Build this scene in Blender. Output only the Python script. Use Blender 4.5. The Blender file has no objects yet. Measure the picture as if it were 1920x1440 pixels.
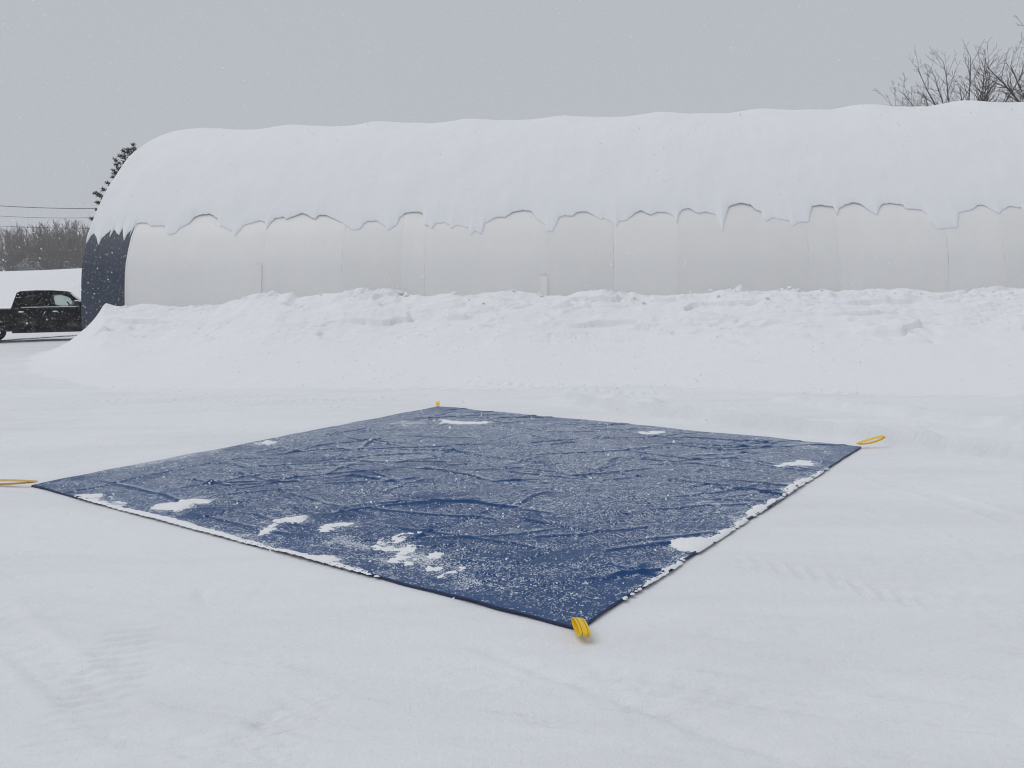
import bpy, bmesh, math, random
import numpy as np
from mathutils import Vector, Matrix

R = math.radians
scene = bpy.context.scene
COL = scene.collection

# ------------------------------------------------------------------ camera
F_PX, PITCH, ROLL, EYE = 1550.0, 6.5, 0.65, 1.75        # focal length in pixels of a 1920 x 1440 picture
cam_data = bpy.data.cameras.new('camera')
cam_data.sensor_fit = 'HORIZONTAL'
cam_data.sensor_width = 36.0
cam_data.lens = 36.0 * F_PX / 1920.0
cam_data.clip_start = 0.05
cam_data.clip_end = 3000.0
cam = bpy.data.objects.new('camera', cam_data)
COL.objects.link(cam)
_p, _r = R(PITCH), R(ROLL)
FWD = np.array([0, math.cos(_p), -math.sin(_p)])
_u0 = np.array([0, math.sin(_p), math.cos(_p)])
_r0 = np.array([1.0, 0, 0])
RT = math.cos(_r) * _r0 - math.sin(_r) * _u0
UP = math.sin(_r) * _r0 + math.cos(_r) * _u0
EYEP = np.array([0, 0, EYE])
m = Matrix.Identity(4)
for i in range(3):
    m[i][0], m[i][1], m[i][2], m[i][3] = RT[i], UP[i], -FWD[i], EYEP[i]
cam.matrix_world = m
scene.camera = cam

# ------------------------------------------------------------------ sky, sun, exposure
SUN_EL, SUN_AZ = R(60), R(-88)
world = bpy.data.worlds.new('World')
scene.world = world
world.use_nodes = True
nt = world.node_tree
nt.nodes.clear()
w_out = nt.nodes.new('ShaderNodeOutputWorld')
w_bg = nt.nodes.new('ShaderNodeBackground')
w_sky = nt.nodes.new('ShaderNodeTexSky')
w_sky.sky_type = 'NISHITA'
w_sky.sun_disc = False
w_sky.sun_elevation = SUN_EL
w_sky.sun_rotation = SUN_AZ
w_sky.air_density = 1.0
w_sky.dust_density = 4.0
w_bg.inputs['Strength'].default_value = 0.1
# a closed snow cloud: an even grey layer over the clear sky, only a little of which comes through
w_tc = nt.nodes.new('ShaderNodeTexCoord')
w_noise = nt.nodes.new('ShaderNodeTexNoise')
w_noise.inputs['Scale'].default_value = 1.3
w_noise.inputs['Detail'].default_value = 3.0
w_cloud = nt.nodes.new('ShaderNodeMix'); w_cloud.data_type = 'RGBA'
w_cloud.inputs['A'].default_value = (4.68, 4.88, 5.28, 1)
w_cloud.inputs['B'].default_value = (4.92, 5.13, 5.54, 1)
w_mix = nt.nodes.new('ShaderNodeMix'); w_mix.data_type = 'RGBA'
w_mix.inputs['Factor'].default_value = 0.95
nt.links.new(w_tc.outputs['Generated'], w_noise.inputs['Vector'])
nt.links.new(w_noise.outputs['Fac'], w_cloud.inputs['Factor'])
nt.links.new(w_sky.outputs['Color'], w_mix.inputs['A'])
nt.links.new(w_cloud.outputs['Result'], w_mix.inputs['B'])
nt.links.new(w_mix.outputs['Result'], w_bg.inputs['Color'])
nt.links.new(w_bg.outputs['Background'], w_out.inputs['Surface'])

sun_d = bpy.data.lights.new('sun', 'SUN')
sun_d.energy = 1.02
sun_d.angle = R(50)
sun_d.color = (1.0, 0.99, 0.98)
sun = bpy.data.objects.new('sun', sun_d)
COL.objects.link(sun)
# direction towards the sun
sd = Vector((math.sin(SUN_AZ) * math.cos(SUN_EL), math.cos(SUN_AZ) * math.cos(SUN_EL), math.sin(SUN_EL)))
sun.rotation_euler = sd.to_track_quat('Z', 'Y').to_euler()
sun.location = (0, 0, 40)

scene.view_settings.view_transform = 'Standard'
scene.view_settings.look = 'None'
scene.view_settings.gamma = 1.0
scene.view_settings.exposure = 0.0
scene.view_settings.use_curve_mapping = False
scene.render.engine = 'CYCLES'
scene.cycles.use_denoising = True
scene.cycles.filter_width = 1.1
scene.cycles.max_bounces = 6
scene.cycles.volume_bounces = 1
scene.cycles.transparent_max_bounces = 12
scene.cycles.caustics_reflective = False
scene.cycles.caustics_refractive = False

# ------------------------------------------------------------------ helpers
rng = np.random.default_rng(11)

def pix_ray(x, y):
    return FWD + RT * (x - 960) / F_PX - UP * (y - 720) / F_PX

def gnd(x, y, z=0.0):
    d = pix_ray(x, y)
    return EYEP + d * ((z - EYE) / d[2])

def at(x, y, Y):
    d = pix_ray(x, y)
    return EYEP + d * (Y / d[1])

_perm = np.random.default_rng(5).permutation(512)
_perm = np.concatenate([_perm, _perm, _perm])
_ang = np.random.default_rng(6).random(512) * 2 * np.pi
_gx, _gy = np.cos(_ang), np.sin(_ang)

def perlin(x, y, seed=0):
    x = np.asarray(x, float) + seed * 17.31
    y = np.asarray(y, float) + seed * 7.77
    xi, yi = np.floor(x).astype(int), np.floor(y).astype(int)
    xf, yf = x - xi, y - yi
    u, v = xf * xf * xf * (xf * (xf * 6 - 15) + 10), yf * yf * yf * (yf * (yf * 6 - 15) + 10)
    def g(ix, iy, dx, dy):
        h = _perm[(_perm[ix & 511] + iy) & 511]
        return _gx[h] * dx + _gy[h] * dy
    a = g(xi, yi, xf, yf); b = g(xi + 1, yi, xf - 1, yf)
    c = g(xi, yi + 1, xf, yf - 1); d = g(xi + 1, yi + 1, xf - 1, yf - 1)
    return 1.4 * ((a + u * (b - a)) * (1 - v) + (c + u * (d - c)) * v)

def fbm(x, y, oct=4, seed=0, gain=0.5):
    s, a, f = 0.0, 1.0, 1.0
    for k in range(oct):
        s = s + a * perlin(x * f, y * f, seed + k * 3)
        a *= gain; f *= 2.03
    return s

def sstep(x, a, b):
    t = np.clip((x - a) / (b - a), 0, 1)
    return t * t * (3 - 2 * t)

def mesh_np(name, verts, faces, mat, parent=None, smooth=True, attrs=None):
    verts = np.asarray(verts, np.float32); faces = np.asarray(faces, np.int32)
    k = faces.shape[1]
    me = bpy.data.meshes.new(name)
    me.vertices.add(len(verts)); me.vertices.foreach_set('co', verts.ravel())
    me.loops.add(faces.size); me.loops.foreach_set('vertex_index', faces.ravel())
    me.polygons.add(len(faces))
    me.polygons.foreach_set('loop_start', np.arange(len(faces), dtype=np.int32) * k)
    me.polygons.foreach_set('use_smooth', np.full(len(faces), smooth))
    me.update(calc_edges=True)
    if attrs:
        for n, a in attrs.items():
            at_ = me.attributes.new(n, 'FLOAT', 'POINT')
            at_.data.foreach_set('value', np.asarray(a, np.float32).ravel())
    me.materials.append(mat)
    o = bpy.data.objects.new(name, me)
    COL.objects.link(o)
    if parent: o.parent = parent
    return o

def grid_faces(nr, nc, mask=None):
    i, j = np.meshgrid(np.arange(nr - 1), np.arange(nc - 1), indexing='ij')
    a = i * nc + j
    f = np.stack([a, a + 1, a + nc + 1, a + nc], -1)
    if mask is not None: f = f[mask]
    return f.reshape(-1, 4)

def obj_bm(name, bm, mat, parent=None, smooth=True, bevel=0.0, seg=2):
    bmesh.ops.recalc_face_normals(bm, faces=bm.faces[:])
    me = bpy.data.meshes.new(name)
    bm.to_mesh(me); bm.free()
    for p in me.polygons: p.use_smooth = smooth
    if mat: me.materials.append(mat)
    o = bpy.data.objects.new(name, me)
    COL.objects.link(o)
    if parent: o.parent = parent
    if bevel:
        b = o.modifiers.new('bevel', 'BEVEL'); b.width = bevel; b.segments = seg; b.limit_method = 'ANGLE'; b.angle_limit = R(35)
        w = o.modifiers.new('wn', 'WEIGHTED_NORMAL')
    return o

def tag(o, label=None, cat=None, group=None, kind=None):
    if label: o['label'] = label
    if cat: o['category'] = cat
    if group: o['group'] = group
    if kind: o['kind'] = kind
    return o

def empty(name, loc, rotz=0.0):
    o = bpy.data.objects.new(name, None)
    o.empty_display_size = 0.2
    COL.objects.link(o); o.location = loc; o.rotation_euler = (0, 0, rotz)
    return o

def box(bm, x0, x1, y0, y1, z0, z1):
    v = [bm.verts.new(p) for p in ((x0, y0, z0), (x1, y0, z0), (x1, y1, z0), (x0, y1, z0), (x0, y0, z1), (x1, y0, z1), (x1, y1, z1), (x0, y1, z1))]
    for f in ((0, 3, 2, 1), (4, 5, 6, 7), (0, 1, 5, 4), (1, 2, 6, 5), (2, 3, 7, 6), (3, 0, 4, 7)):
        bm.faces.new([v[i] for i in f])

def prism(bm, poly, y0, y1):
    """polygon of (x, z), extruded from y0 to y1"""
    a = [bm.verts.new((x, y0, z)) for x, z in poly]
    b = [bm.verts.new((x, y1, z)) for x, z in poly]
    n = len(poly)
    bm.faces.new(a); bm.faces.new(b[::-1])
    for i in range(n):
        bm.faces.new((a[i], b[i], b[(i + 1) % n], a[(i + 1) % n]))

def quadprism(bm, quad, thick):
    """four or more 3D points, extruded by the vector thick"""
    a = [bm.verts.new(p) for p in quad]
    b = [bm.verts.new(Vector(p) + Vector(thick)) for p in quad]
    n = len(a)
    bm.faces.new(a); bm.faces.new(b[::-1])
    for i in range(n):
        bm.faces.new((a[i], b[i], b[(i + 1) % n], a[(i + 1) % n]))

def polyline_field(X, Y, pts):
    """distance to a polyline and the signed side"""
    best = np.full(X.shape, 1e9); side = np.zeros(X.shape); along = np.zeros(X.shape)
    acc = 0.0
    for (x0, y0), (x1, y1) in zip(pts[:-1], pts[1:]):
        dx, dy = x1 - x0, y1 - y0
        L2 = dx * dx + dy * dy + 1e-12
        t = np.clip(((X - x0) * dx + (Y - y0) * dy) / L2, 0, 1)
        ex, ey = X - x0 - t * dx, Y - y0 - t * dy
        d = np.hypot(ex, ey)
        k = d < best
        best = np.where(k, d, best)
        side = np.where(k, np.sign(dx * ey - dy * ex), side)
        along = np.where(k, acc + t * math.sqrt(L2), along)
        acc += math.sqrt(L2)
    return best, side, along, acc

# ------------------------------------------------------------------ materials
def mat(name, color, rough=0.6, metal=0.0, spec=0.5):
    m_ = bpy.data.materials.new(name); m_.use_nodes = True
    b = m_.node_tree.nodes['Principled BSDF']
    b.inputs['Base Color'].default_value = (*color, 1)
    b.inputs['Roughness'].default_value = rough
    b.inputs['Metallic'].default_value = metal
    b.inputs['Specular IOR Level'].default_value = spec
    return m_

def nodes(m_):
    t = m_.node_tree
    return t, t.nodes['Principled BSDF']

def noise_node(t, scale, detail=4, rough=0.5, vec=None, dist=0.0):
    n = t.nodes.new('ShaderNodeTexNoise')
    n.inputs['Scale'].default_value = scale; n.inputs['Detail'].default_value = detail
    n.inputs['Roughness'].default_value = rough; n.inputs['Distortion'].default_value = dist
    if vec is not None: t.links.new(vec, n.inputs['Vector'])
    return n

def ramp(t, fac, stops):
    r = t.nodes.new('ShaderNodeValToRGB')
    e = r.color_ramp.elements
    e[0].position, e[0].color = stops[0][0], (*stops[0][1], 1)
    e[1].position, e[1].color = stops[-1][0], (*stops[-1][1], 1)
    for p, c in stops[1:-1]:
        n = e.new(p); n.color = (*c, 1)
    t.links.new(fac, r.inputs['Fac'])
    return r

def bump(t, b, height, strength=0.3, dist=0.02, prev=None):
    n = t.nodes.new('ShaderNodeBump')
    n.inputs['Strength'].default_value = strength; n.inputs['Distance'].default_value = dist
    t.links.new(height, n.inputs['Height'])
    if prev is not None: t.links.new(prev, n.inputs['Normal'])
    t.links.new(n.outputs['Normal'], b.inputs['Normal'])
    return n.outputs['Normal']

def snow_material(name, base=(0.82, 0.83, 0.845), wear=0.0, grain=0.35, stretch=None, coarse=0.3):
    m_ = mat(name, base, 0.75, 0, 0.25)
    t, b = nodes(m_)
    tc = t.nodes.new('ShaderNodeTexCoord')
    v = tc.outputs['Object']
    n1 = noise_node(t, 90, 4, 0.65, v)
    nrm = bump(t, b, n1.outputs['Fac'], grain, 0.006)
    vv = v
    if stretch:
        mp = t.nodes.new('ShaderNodeMapping'); t.links.new(v, mp.inputs['Vector'])
        mp.inputs['Rotation'].default_value = (0, 0, R(stretch[0]))
        mp.inputs['Scale'].default_value = (stretch[1], stretch[2], 1)
        vv = mp.outputs['Vector']
    n4 = noise_node(t, 22, 3, 0.6, v)
    nrm = bump(t, b, n4.outputs['Fac'], grain * 0.6, 0.012, nrm)
    n2 = noise_node(t, 3.0, 6, 0.62, vv, 0.4)
    nrm = bump(t, b, n2.outputs['Fac'], coarse, 0.03, nrm)
    if wear:
        # packed, slightly icy and dusty places of the driven snow
        n3 = noise_node(t, 0.55, 6, 0.6, vv, 0.6)
        r3 = ramp(t, n3.outputs['Fac'], [(0.42, base), (0.62, tuple(c * (1 - wear) for c in base)), (0.75, tuple(c * (1 - wear * 1.6) for c in base))])
        t.links.new(r3.outputs['Color'], b.inputs['Base Color'])
    return m_

SNOW_GROUND = snow_material('driven_snow', (0.797, 0.812, 0.834), 0.05, 0.8, (-18, 0.55, 2.4), 0.5)
SNOW_BANK = snow_material('ploughed_snow', (0.82, 0.83, 0.845), 0.0, 0.5, None, 0.35)
SNOW_ROOF = snow_material('roof_snow', (0.82, 0.83, 0.845), 0.0, 0.4, None, 0.16)
SNOW_PATCH = snow_material('patch_snow', (0.83, 0.84, 0.855), 0.0, 0.6, None, 0.3)
SNOW_LUMP = mat('snow_lump', (0.83, 0.84, 0.855), 0.8, 0, 0.2)
SNOW_FAR = snow_material('far_snow', (0.82, 0.83, 0.845), 0.0, 0.2, None, 0.3)
FLAKE = bpy.data.materials.new('flake'); FLAKE.use_nodes = True
_t = FLAKE.node_tree; _t.nodes.clear()
_o = _t.nodes.new('ShaderNodeOutputMaterial'); _mx = _t.nodes.new('ShaderNodeMixShader'); _mx.inputs['Fac'].default_value = 0.5
_a = _t.nodes.new('ShaderNodeBsdfDiffuse'); _b = _t.nodes.new('ShaderNodeBsdfTranslucent')
_a.inputs['Color'].default_value = (0.98, 0.98, 0.98, 1); _b.inputs['Color'].default_value = (0.98, 0.98, 0.98, 1)
_t.links.new(_a.outputs['BSDF'], _mx.inputs[1]); _t.links.new(_b.outputs['BSDF'], _mx.inputs[2]); _t.links.new(_mx.outputs['Shader'], _o.inputs['Surface'])

def fabric_material(name, col, col2):
    m_ = mat(name, col, 0.5, 0, 0.4)
    t, b = nodes(m_)
    tc = t.nodes.new('ShaderNodeTexCoord')
    mp = t.nodes.new('ShaderNodeMapping'); t.links.new(tc.outputs['Object'], mp.inputs['Vector'])
    mp.inputs['Scale'].default_value = (1.4, 1.4, 0.25)
    n = noise_node(t, 0.8, 6, 0.6, mp.outputs['Vector'], 0.3)
    r_ = ramp(t, n.outputs['Fac'], [(0.35, col), (0.7, col2)])
    t.links.new(r_.outputs['Color'], b.inputs['Base Color'])
    n2 = noise_node(t, 1.1, 3, 0.5, tc.outputs['Object'])
    bump(t, b, n2.outputs['Fac'], 0.25, 0.06)
    return m_

FABRIC = fabric_material('white_fabric', (0.815, 0.81, 0.795), (0.79, 0.785, 0.772))
FABRIC_TRIM = mat('white_fabric_trim', (0.84, 0.835, 0.82), 0.5)
FABRIC_AGED = fabric_material('aged_white_fabric', (0.79, 0.785, 0.770), (0.77, 0.765, 0.750))
NAVY = fabric_material('slate_fabric', (0.037, 0.050, 0.076), (0.044, 0.058, 0.086))
STEEL = mat('galvanised_steel', (0.35, 0.36, 0.37), 0.4, 0.8)
BLACK_PAINT = mat('black_paint', (0.0025, 0.0025, 0.003), 0.25, 0.0, 0.12)
def _lower_grey():  # blotchy lighter grey mixed into the paint towards the lower body
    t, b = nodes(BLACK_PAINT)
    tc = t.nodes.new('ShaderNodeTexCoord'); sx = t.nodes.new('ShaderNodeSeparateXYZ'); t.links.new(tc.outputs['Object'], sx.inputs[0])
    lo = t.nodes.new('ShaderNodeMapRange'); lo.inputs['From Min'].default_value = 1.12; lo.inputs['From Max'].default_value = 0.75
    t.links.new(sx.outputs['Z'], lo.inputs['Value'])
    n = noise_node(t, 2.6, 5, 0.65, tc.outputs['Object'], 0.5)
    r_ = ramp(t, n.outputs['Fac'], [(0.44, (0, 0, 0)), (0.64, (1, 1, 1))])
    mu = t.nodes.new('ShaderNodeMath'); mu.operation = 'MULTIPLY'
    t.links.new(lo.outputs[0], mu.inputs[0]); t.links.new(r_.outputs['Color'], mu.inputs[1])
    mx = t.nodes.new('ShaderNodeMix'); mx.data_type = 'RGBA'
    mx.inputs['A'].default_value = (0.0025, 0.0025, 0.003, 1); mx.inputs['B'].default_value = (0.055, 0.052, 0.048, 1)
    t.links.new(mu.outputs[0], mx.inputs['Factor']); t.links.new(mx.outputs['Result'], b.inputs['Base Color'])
_lower_grey()
BLACK_PLASTIC = mat('black_plastic', (0.012, 0.012, 0.013), 0.55)
RUBBER = mat('tyre_rubber', (0.015, 0.015, 0.016), 0.85)
RIM = mat('rim_metal', (0.25, 0.26, 0.27), 0.35, 0.9)
CHROME = mat('chrome', (0.75, 0.76, 0.78), 0.15, 1.0)
RED_LAMP = mat('red_lamp', (0.25, 0.01, 0.01), 0.2)
CLEAR_LAMP = mat('clear_lamp', (0.6, 0.62, 0.64), 0.12)
SEAT = mat('seat_cloth', (0.02, 0.02, 0.022), 0.8)
DARK_GLASS = mat('privacy_glass', (0.003, 0.0035, 0.004), 0.1, 0, 0.2)
WIRE = mat('wire', (0.03, 0.03, 0.032), 0.6)
ASPHALT = mat('wet_asphalt', (0.045, 0.047, 0.052), 0.5)
YELLOW = mat('yellow_webbing', (0.84, 0.54, 0.015), 0.5)
YELLOW_PALE = mat('dusted_webbing', (0.62, 0.40, 0.12), 0.7)
STITCH = mat('dark_stitching', (0.06, 0.035, 0.012), 0.8)

GLASS = bpy.data.materials.new('window_glass'); GLASS.use_nodes = True
_t = GLASS.node_tree; _t.nodes.clear()
_o = _t.nodes.new('ShaderNodeOutputMaterial'); _mx = _t.nodes.new('ShaderNodeMixShader')
_tr = _t.nodes.new('ShaderNodeBsdfTransparent'); _gl = _t.nodes.new('ShaderNodeBsdfGlossy'); _fr = _t.nodes.new('ShaderNodeFresnel')
_tr.inputs['Color'].default_value = (0.86, 0.90, 0.89, 1); _gl.inputs['Roughness'].default_value = 0.03
_fr.inputs['IOR'].default_value = 1.45
_t.links.new(_fr.outputs['Fac'], _mx.inputs['Fac']); _t.links.new(_tr.outputs['BSDF'], _mx.inputs[1]); _t.links.new(_gl.outputs['BSDF'], _mx.inputs[2])
_t.links.new(_mx.outputs['Shader'], _o.inputs['Surface'])

def bark_material(name, c1, c2):
    m_ = mat(name, c1, 0.9, 0, 0.2)
    t, b = nodes(m_)
    tc = t.nodes.new('ShaderNodeTexCoord')
    n = noise_node(t, 6, 4, 0.6, tc.outputs['Object'])
    r_ = ramp(t, n.outputs['Fac'], [(0.3, c1), (0.7, c2)])
    t.links.new(r_.outputs['Color'], b.inputs['Base Color'])
    return m_
BARK = bark_material('grey_brown_bark', (0.055, 0.046, 0.040), (0.10, 0.085, 0.074))
TWIG = bark_material('twig_bark', (0.060, 0.050, 0.044), (0.095, 0.078, 0.066))
RUSTY = bark_material('russet_twigs', (0.09, 0.045, 0.025), (0.14, 0.075, 0.045))
WOOD_FAR = bark_material('hazed_forest_bark', (0.13, 0.113, 0.098), (0.22, 0.195, 0.17))  # paler than near bark: distance haze and snow dusting put into the colour
NEEDLE = bark_material('needles', (0.020, 0.030, 0.020), (0.045, 0.058, 0.036))
NEEDLE_SNOW = bark_material('snowy_needles', (0.10, 0.12, 0.12), (0.55, 0.57, 0.60))
POLE = bark_material('pole_wood', (0.10, 0.08, 0.06), (0.16, 0.13, 0.10))

def tarp_material():
    m_ = mat('blue_tarp_vinyl', (0.008, 0.045, 0.20), 0.5, 0, 0.22)
    t, b = nodes(m_)
    tc = t.nodes.new('ShaderNodeTexCoord'); v = tc.outputs['Object']
    fr = t.nodes.new('ShaderNodeAttribute'); fr.attribute_name = 'frost'
    # fine dry flakes caught on the vinyl
    vo = t.nodes.new('ShaderNodeTexVoronoi'); vo.inputs['Scale'].default_value = 135
    wn = noise_node(t, 60, 2, 0.6, v)
    vadd = t.nodes.new('ShaderNodeVectorMath'); vadd.operation = 'MULTIPLY_ADD'
    t.links.new(wn.outputs['Color'], vadd.inputs[0]); vadd.inputs[1].default_value = (0.012, 0.012, 0.012); t.links.new(v, vadd.inputs[2])
    t.links.new(vadd.outputs['Vector'], vo.inputs['Vector'])
    sc = t.nodes.new('ShaderNodeSeparateColor'); t.links.new(vo.outputs['Color'], sc.inputs['Color'])
    n2 = noise_node(t, 24, 4, 0.7, v)
    cov = t.nodes.new('ShaderNodeMath'); cov.operation = 'MULTIPLY_ADD'       # share of the vinyl the powder hides
    t.links.new(n2.outputs['Fac'], cov.inputs[0]); cov.inputs[1].default_value = 0.9; t.links.new(fr.outputs['Fac'], cov.inputs[2])
    sub = t.nodes.new('ShaderNodeMath'); sub.operation = 'SUBTRACT'
    t.links.new(cov.outputs[0], sub.inputs[0]); t.links.new(sc.outputs['Red'], sub.inputs[1])
    mr = t.nodes.new('ShaderNodeMapRange'); mr.inputs['From Min'].default_value = 0.50; mr.inputs['From Max'].default_value = 0.62
    t.links.new(sub.outputs[0], mr.inputs['Value'])
    # nothing stays on the upright hem
    geo = t.nodes.new('ShaderNodeNewGeometry'); sx = t.nodes.new('ShaderNodeSeparateXYZ')
    t.links.new(geo.outputs['True Normal'], sx.inputs[0])
    up = t.nodes.new('ShaderNodeMapRange'); up.inputs['From Min'].default_value = 0.55; up.inputs['From Max'].default_value = 0.85
    t.links.new(sx.outputs['Z'], up.inputs['Value'])
    mul = t.nodes.new('ShaderNodeMath'); mul.operation = 'MULTIPLY'
    t.links.new(mr.outputs[0], mul.inputs[0]); t.links.new(up.outputs[0], mul.inputs[1])
    mul2 = t.nodes.new('ShaderNodeMath'); mul2.operation = 'MULTIPLY'; mul2.inputs[1].default_value = 0.9
    t.links.new(mul.outputs[0], mul2.inputs[0])
    mx = t.nodes.new('ShaderNodeMix'); mx.data_type = 'RGBA'
    nb3 = noise_node(t, 1.2, 4, 0.6, v)
    blue = ramp(t, nb3.outputs['Fac'], [(0.3, (0.004, 0.044, 0.145)), (0.7, (0.006, 0.056, 0.180))])
    t.links.new(blue.outputs['Color'], mx.inputs['A']); mx.inputs['B'].default_value = (0.66, 0.71, 0.75, 1)
    t.links.new(mul2.outputs[0], mx.inputs['Factor'])
    t.links.new(mx.outputs['Result'], b.inputs['Base Color'])
    rr = t.nodes.new('ShaderNodeMapRange'); rr.inputs['To Min'].default_value = 0.42; rr.inputs['To Max'].default_value = 0.85
    t.links.new(mul2.outputs[0], rr.inputs['Value']); t.links.new(rr.outputs[0], b.inputs['Roughness'])
    nn = bump(t, b, mul.outputs[0], 0.25, 0.003)
    n5 = noise_node(t, 14, 3, 0.5, v)
    bump(t, b, n5.outputs['Fac'], 0.25, 0.012, nn)
    return m_
TARP = tarp_material()
HEM = mat('tarp_hem', (0.006, 0.022, 0.085), 0.5)

# ------------------------------------------------------------------ the building's own frame
TH = R(6.3)
AX = np.array([math.cos(TH), -math.sin(TH), 0.0])           # along the wall, to the right
PP = np.array([math.sin(TH), math.cos(TH), 0.0])            # into the building
P0 = np.array([-12.97, 25.0, 0.0])                           # near front corner

def to_sp(x, y):
    dx, dy = x - P0[0], y - P0[1]
    return dx * AX[0] + dy * AX[1], dx * PP[0] + dy * PP[1]

def from_sp(s, p, z):
    s, p, z = np.broadcast_arrays(np.asarray(s, float), np.asarray(p, float), np.asarray(z, float))
    return np.stack([P0[0] + s * AX[0] + p * PP[0], P0[1] + s * AX[1] + p * PP[1], z], -1)

def px_on_plane(x, y, perp):
    d = pix_ray(x, y); pe = (EYEP - P0) @ PP
    k = (perp - pe) / (d @ PP)
    P = EYEP + d * k
    return (P - P0) @ AX, P[2]

# ------------------------------------------------------------------ tarp corners
TC = {k: gnd(*q, 0.02) for k, q in dict(L=(60, 909), B=(821, 762), R=(1614, 837), F=(1084, 1177)).items()}
def tarp_xy(u, v):
    """u from the left-front edge (0) to the back-right edge (1) ... v from the front corner side (0) to left side (1)"""
    u = np.asarray(u); v = np.asarray(v)
    f, r_, l, b_ = TC['F'], TC['R'], TC['L'], TC['B']
    X = (1 - u) * (1 - v) * f[0] + u * (1 - v) * r_[0] + (1 - u) * v * l[0] + u * v * b_[0]
    Y = (1 - u) * (1 - v) * f[1] + u * (1 - v) * r_[1] + (1 - u) * v * l[1] + u * v * b_[1]
    return X, Y
TPOLY = [tuple(TC[k][:2]) for k in ('F', 'R', 'B', 'L')]
def tarp_inside(X, Y):
    """signed distance to the tarp's outline, positive inside"""
    d = np.full(np.shape(X), 1e9)
    for i in range(4):
        (x0, y0), (x1, y1) = TPOLY[i], TPOLY[(i + 1) % 4]
        L = math.hypot(x1 - x0, y1 - y0)
        d = np.minimum(d, ((x1 - x0) * (Y - y0) - (y1 - y0) * (X - x0)) / L)
    return d

# ------------------------------------------------------------------ ground
def g2(pts):
    return [tuple(gnd(*q)[:2]) for q in pts]
FURROWS = [  # pixel path, half width in metres, height (ridge > 0, groove < 0)
    (g2([(1020, 752), (1140, 764), (1300, 784), (1480, 806), (1660, 828), (1920, 858), (2100, 880)]), 0.20, 0.17),
    (g2([(1080, 757), (1300, 788), (1480, 810), (1650, 832), (1920, 862)]), 0.11, -0.06),
    (g2([(1430, 748), (1540, 762), (1700, 784), (1920, 808), (2100, 822)]), 0.24, 0.14),
    (g2([(1020, 745), (1110, 748), (1250, 760)]), 0.24, 0.11),
    (g2([(-60, 716), (300, 706), (620, 722), (820, 716), (1020, 724), (1260, 738), (1500, 748)]), 0.13, -0.035),
    (g2([(200, 735), (500, 738), (760, 745), (1000, 742), (1220, 745)]), 0.15, -0.03),
    (g2([(840, 1195), (960, 1238), (1100, 1286), (1250, 1338), (1400, 1392), (1560, 1450)]), 0.045, -0.022),
    (g2([(1090, 1212), (1110, 1250), (1180, 1330), (1300, 1450)]), 0.012, -0.006),
    (g2([(440, 1155), (475, 1120), (512, 1078)]), 0.015, -0.008),
    (g2([(376, 1098), (377, 1115), (384, 1134)]), 0.022, -0.018),
    (g2([(480, 1352), (520, 1335), (562, 1320)]), 0.02, -0.009),
    (g2([(1195, 1198), (1260, 1212), (1310, 1222)]), 0.05, -0.010),
    (g2([(1310, 1186), (1370, 1190), (1410, 1202)]), 0.03, -0.012),
    (g2([(1500, 1245), (1640, 1278), (1780, 1310), (1960, 1360)]), 0.06, -0.012),
    (g2([(60, 1170), (100, 1140), (125, 1110)]), 0.02, -0.006),
    (g2([(1460, 930), (1640, 985), (1900, 1060)]), 0.03, -0.006),
    (g2([(1700, 1010), (1790, 1040), (1900, 1062)]), 0.012, -0.005),
]
TREADS = [  # path, half width, bar spacing, depth, skew of the bars
    (g2([(60, 1470), (150, 1360), (230, 1240), (290, 1150)]), 0.20, 0.085, 0.0055, 0.15),
    (g2([(430, 1470), (520, 1370), (640, 1260)]), 0.16, 0.10, 0.006, -0.5),
    (g2([(1340, 1036), (1420, 1052), (1530, 1078), (1660, 1112), (1800, 1150)]), 0.13, 0.13, 0.007, 0.9),
    (g2([(-40, 760), (260, 750), (560, 752), (760, 748)]), 0.17, 0.16, 0.008, 0.2),
    (g2([(840, 716), (1020, 724), (1260, 738)]), 0.16, 0.22, 0.018, 0.3),
]
TRACKS = []
for (xa, ya), (xb, yb) in (((-60, 735), (1240, 752)), ((-60, 800), (760, 742)), ((-60, 700), (1000, 728)), ((300, 705), (1960, 768)), ((-60, 770), (640, 745)),
                           ((960, 1240), (1960, 1420)), ((1960, 1010), (1260, 790)), ((-60, 1120), (520, 1460))):
    p_, q_ = gnd(xa, ya), gnd(xb, yb)
    TRACKS.append((p_[0], p_[1], q_[0], q_[1], 0.12))
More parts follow.
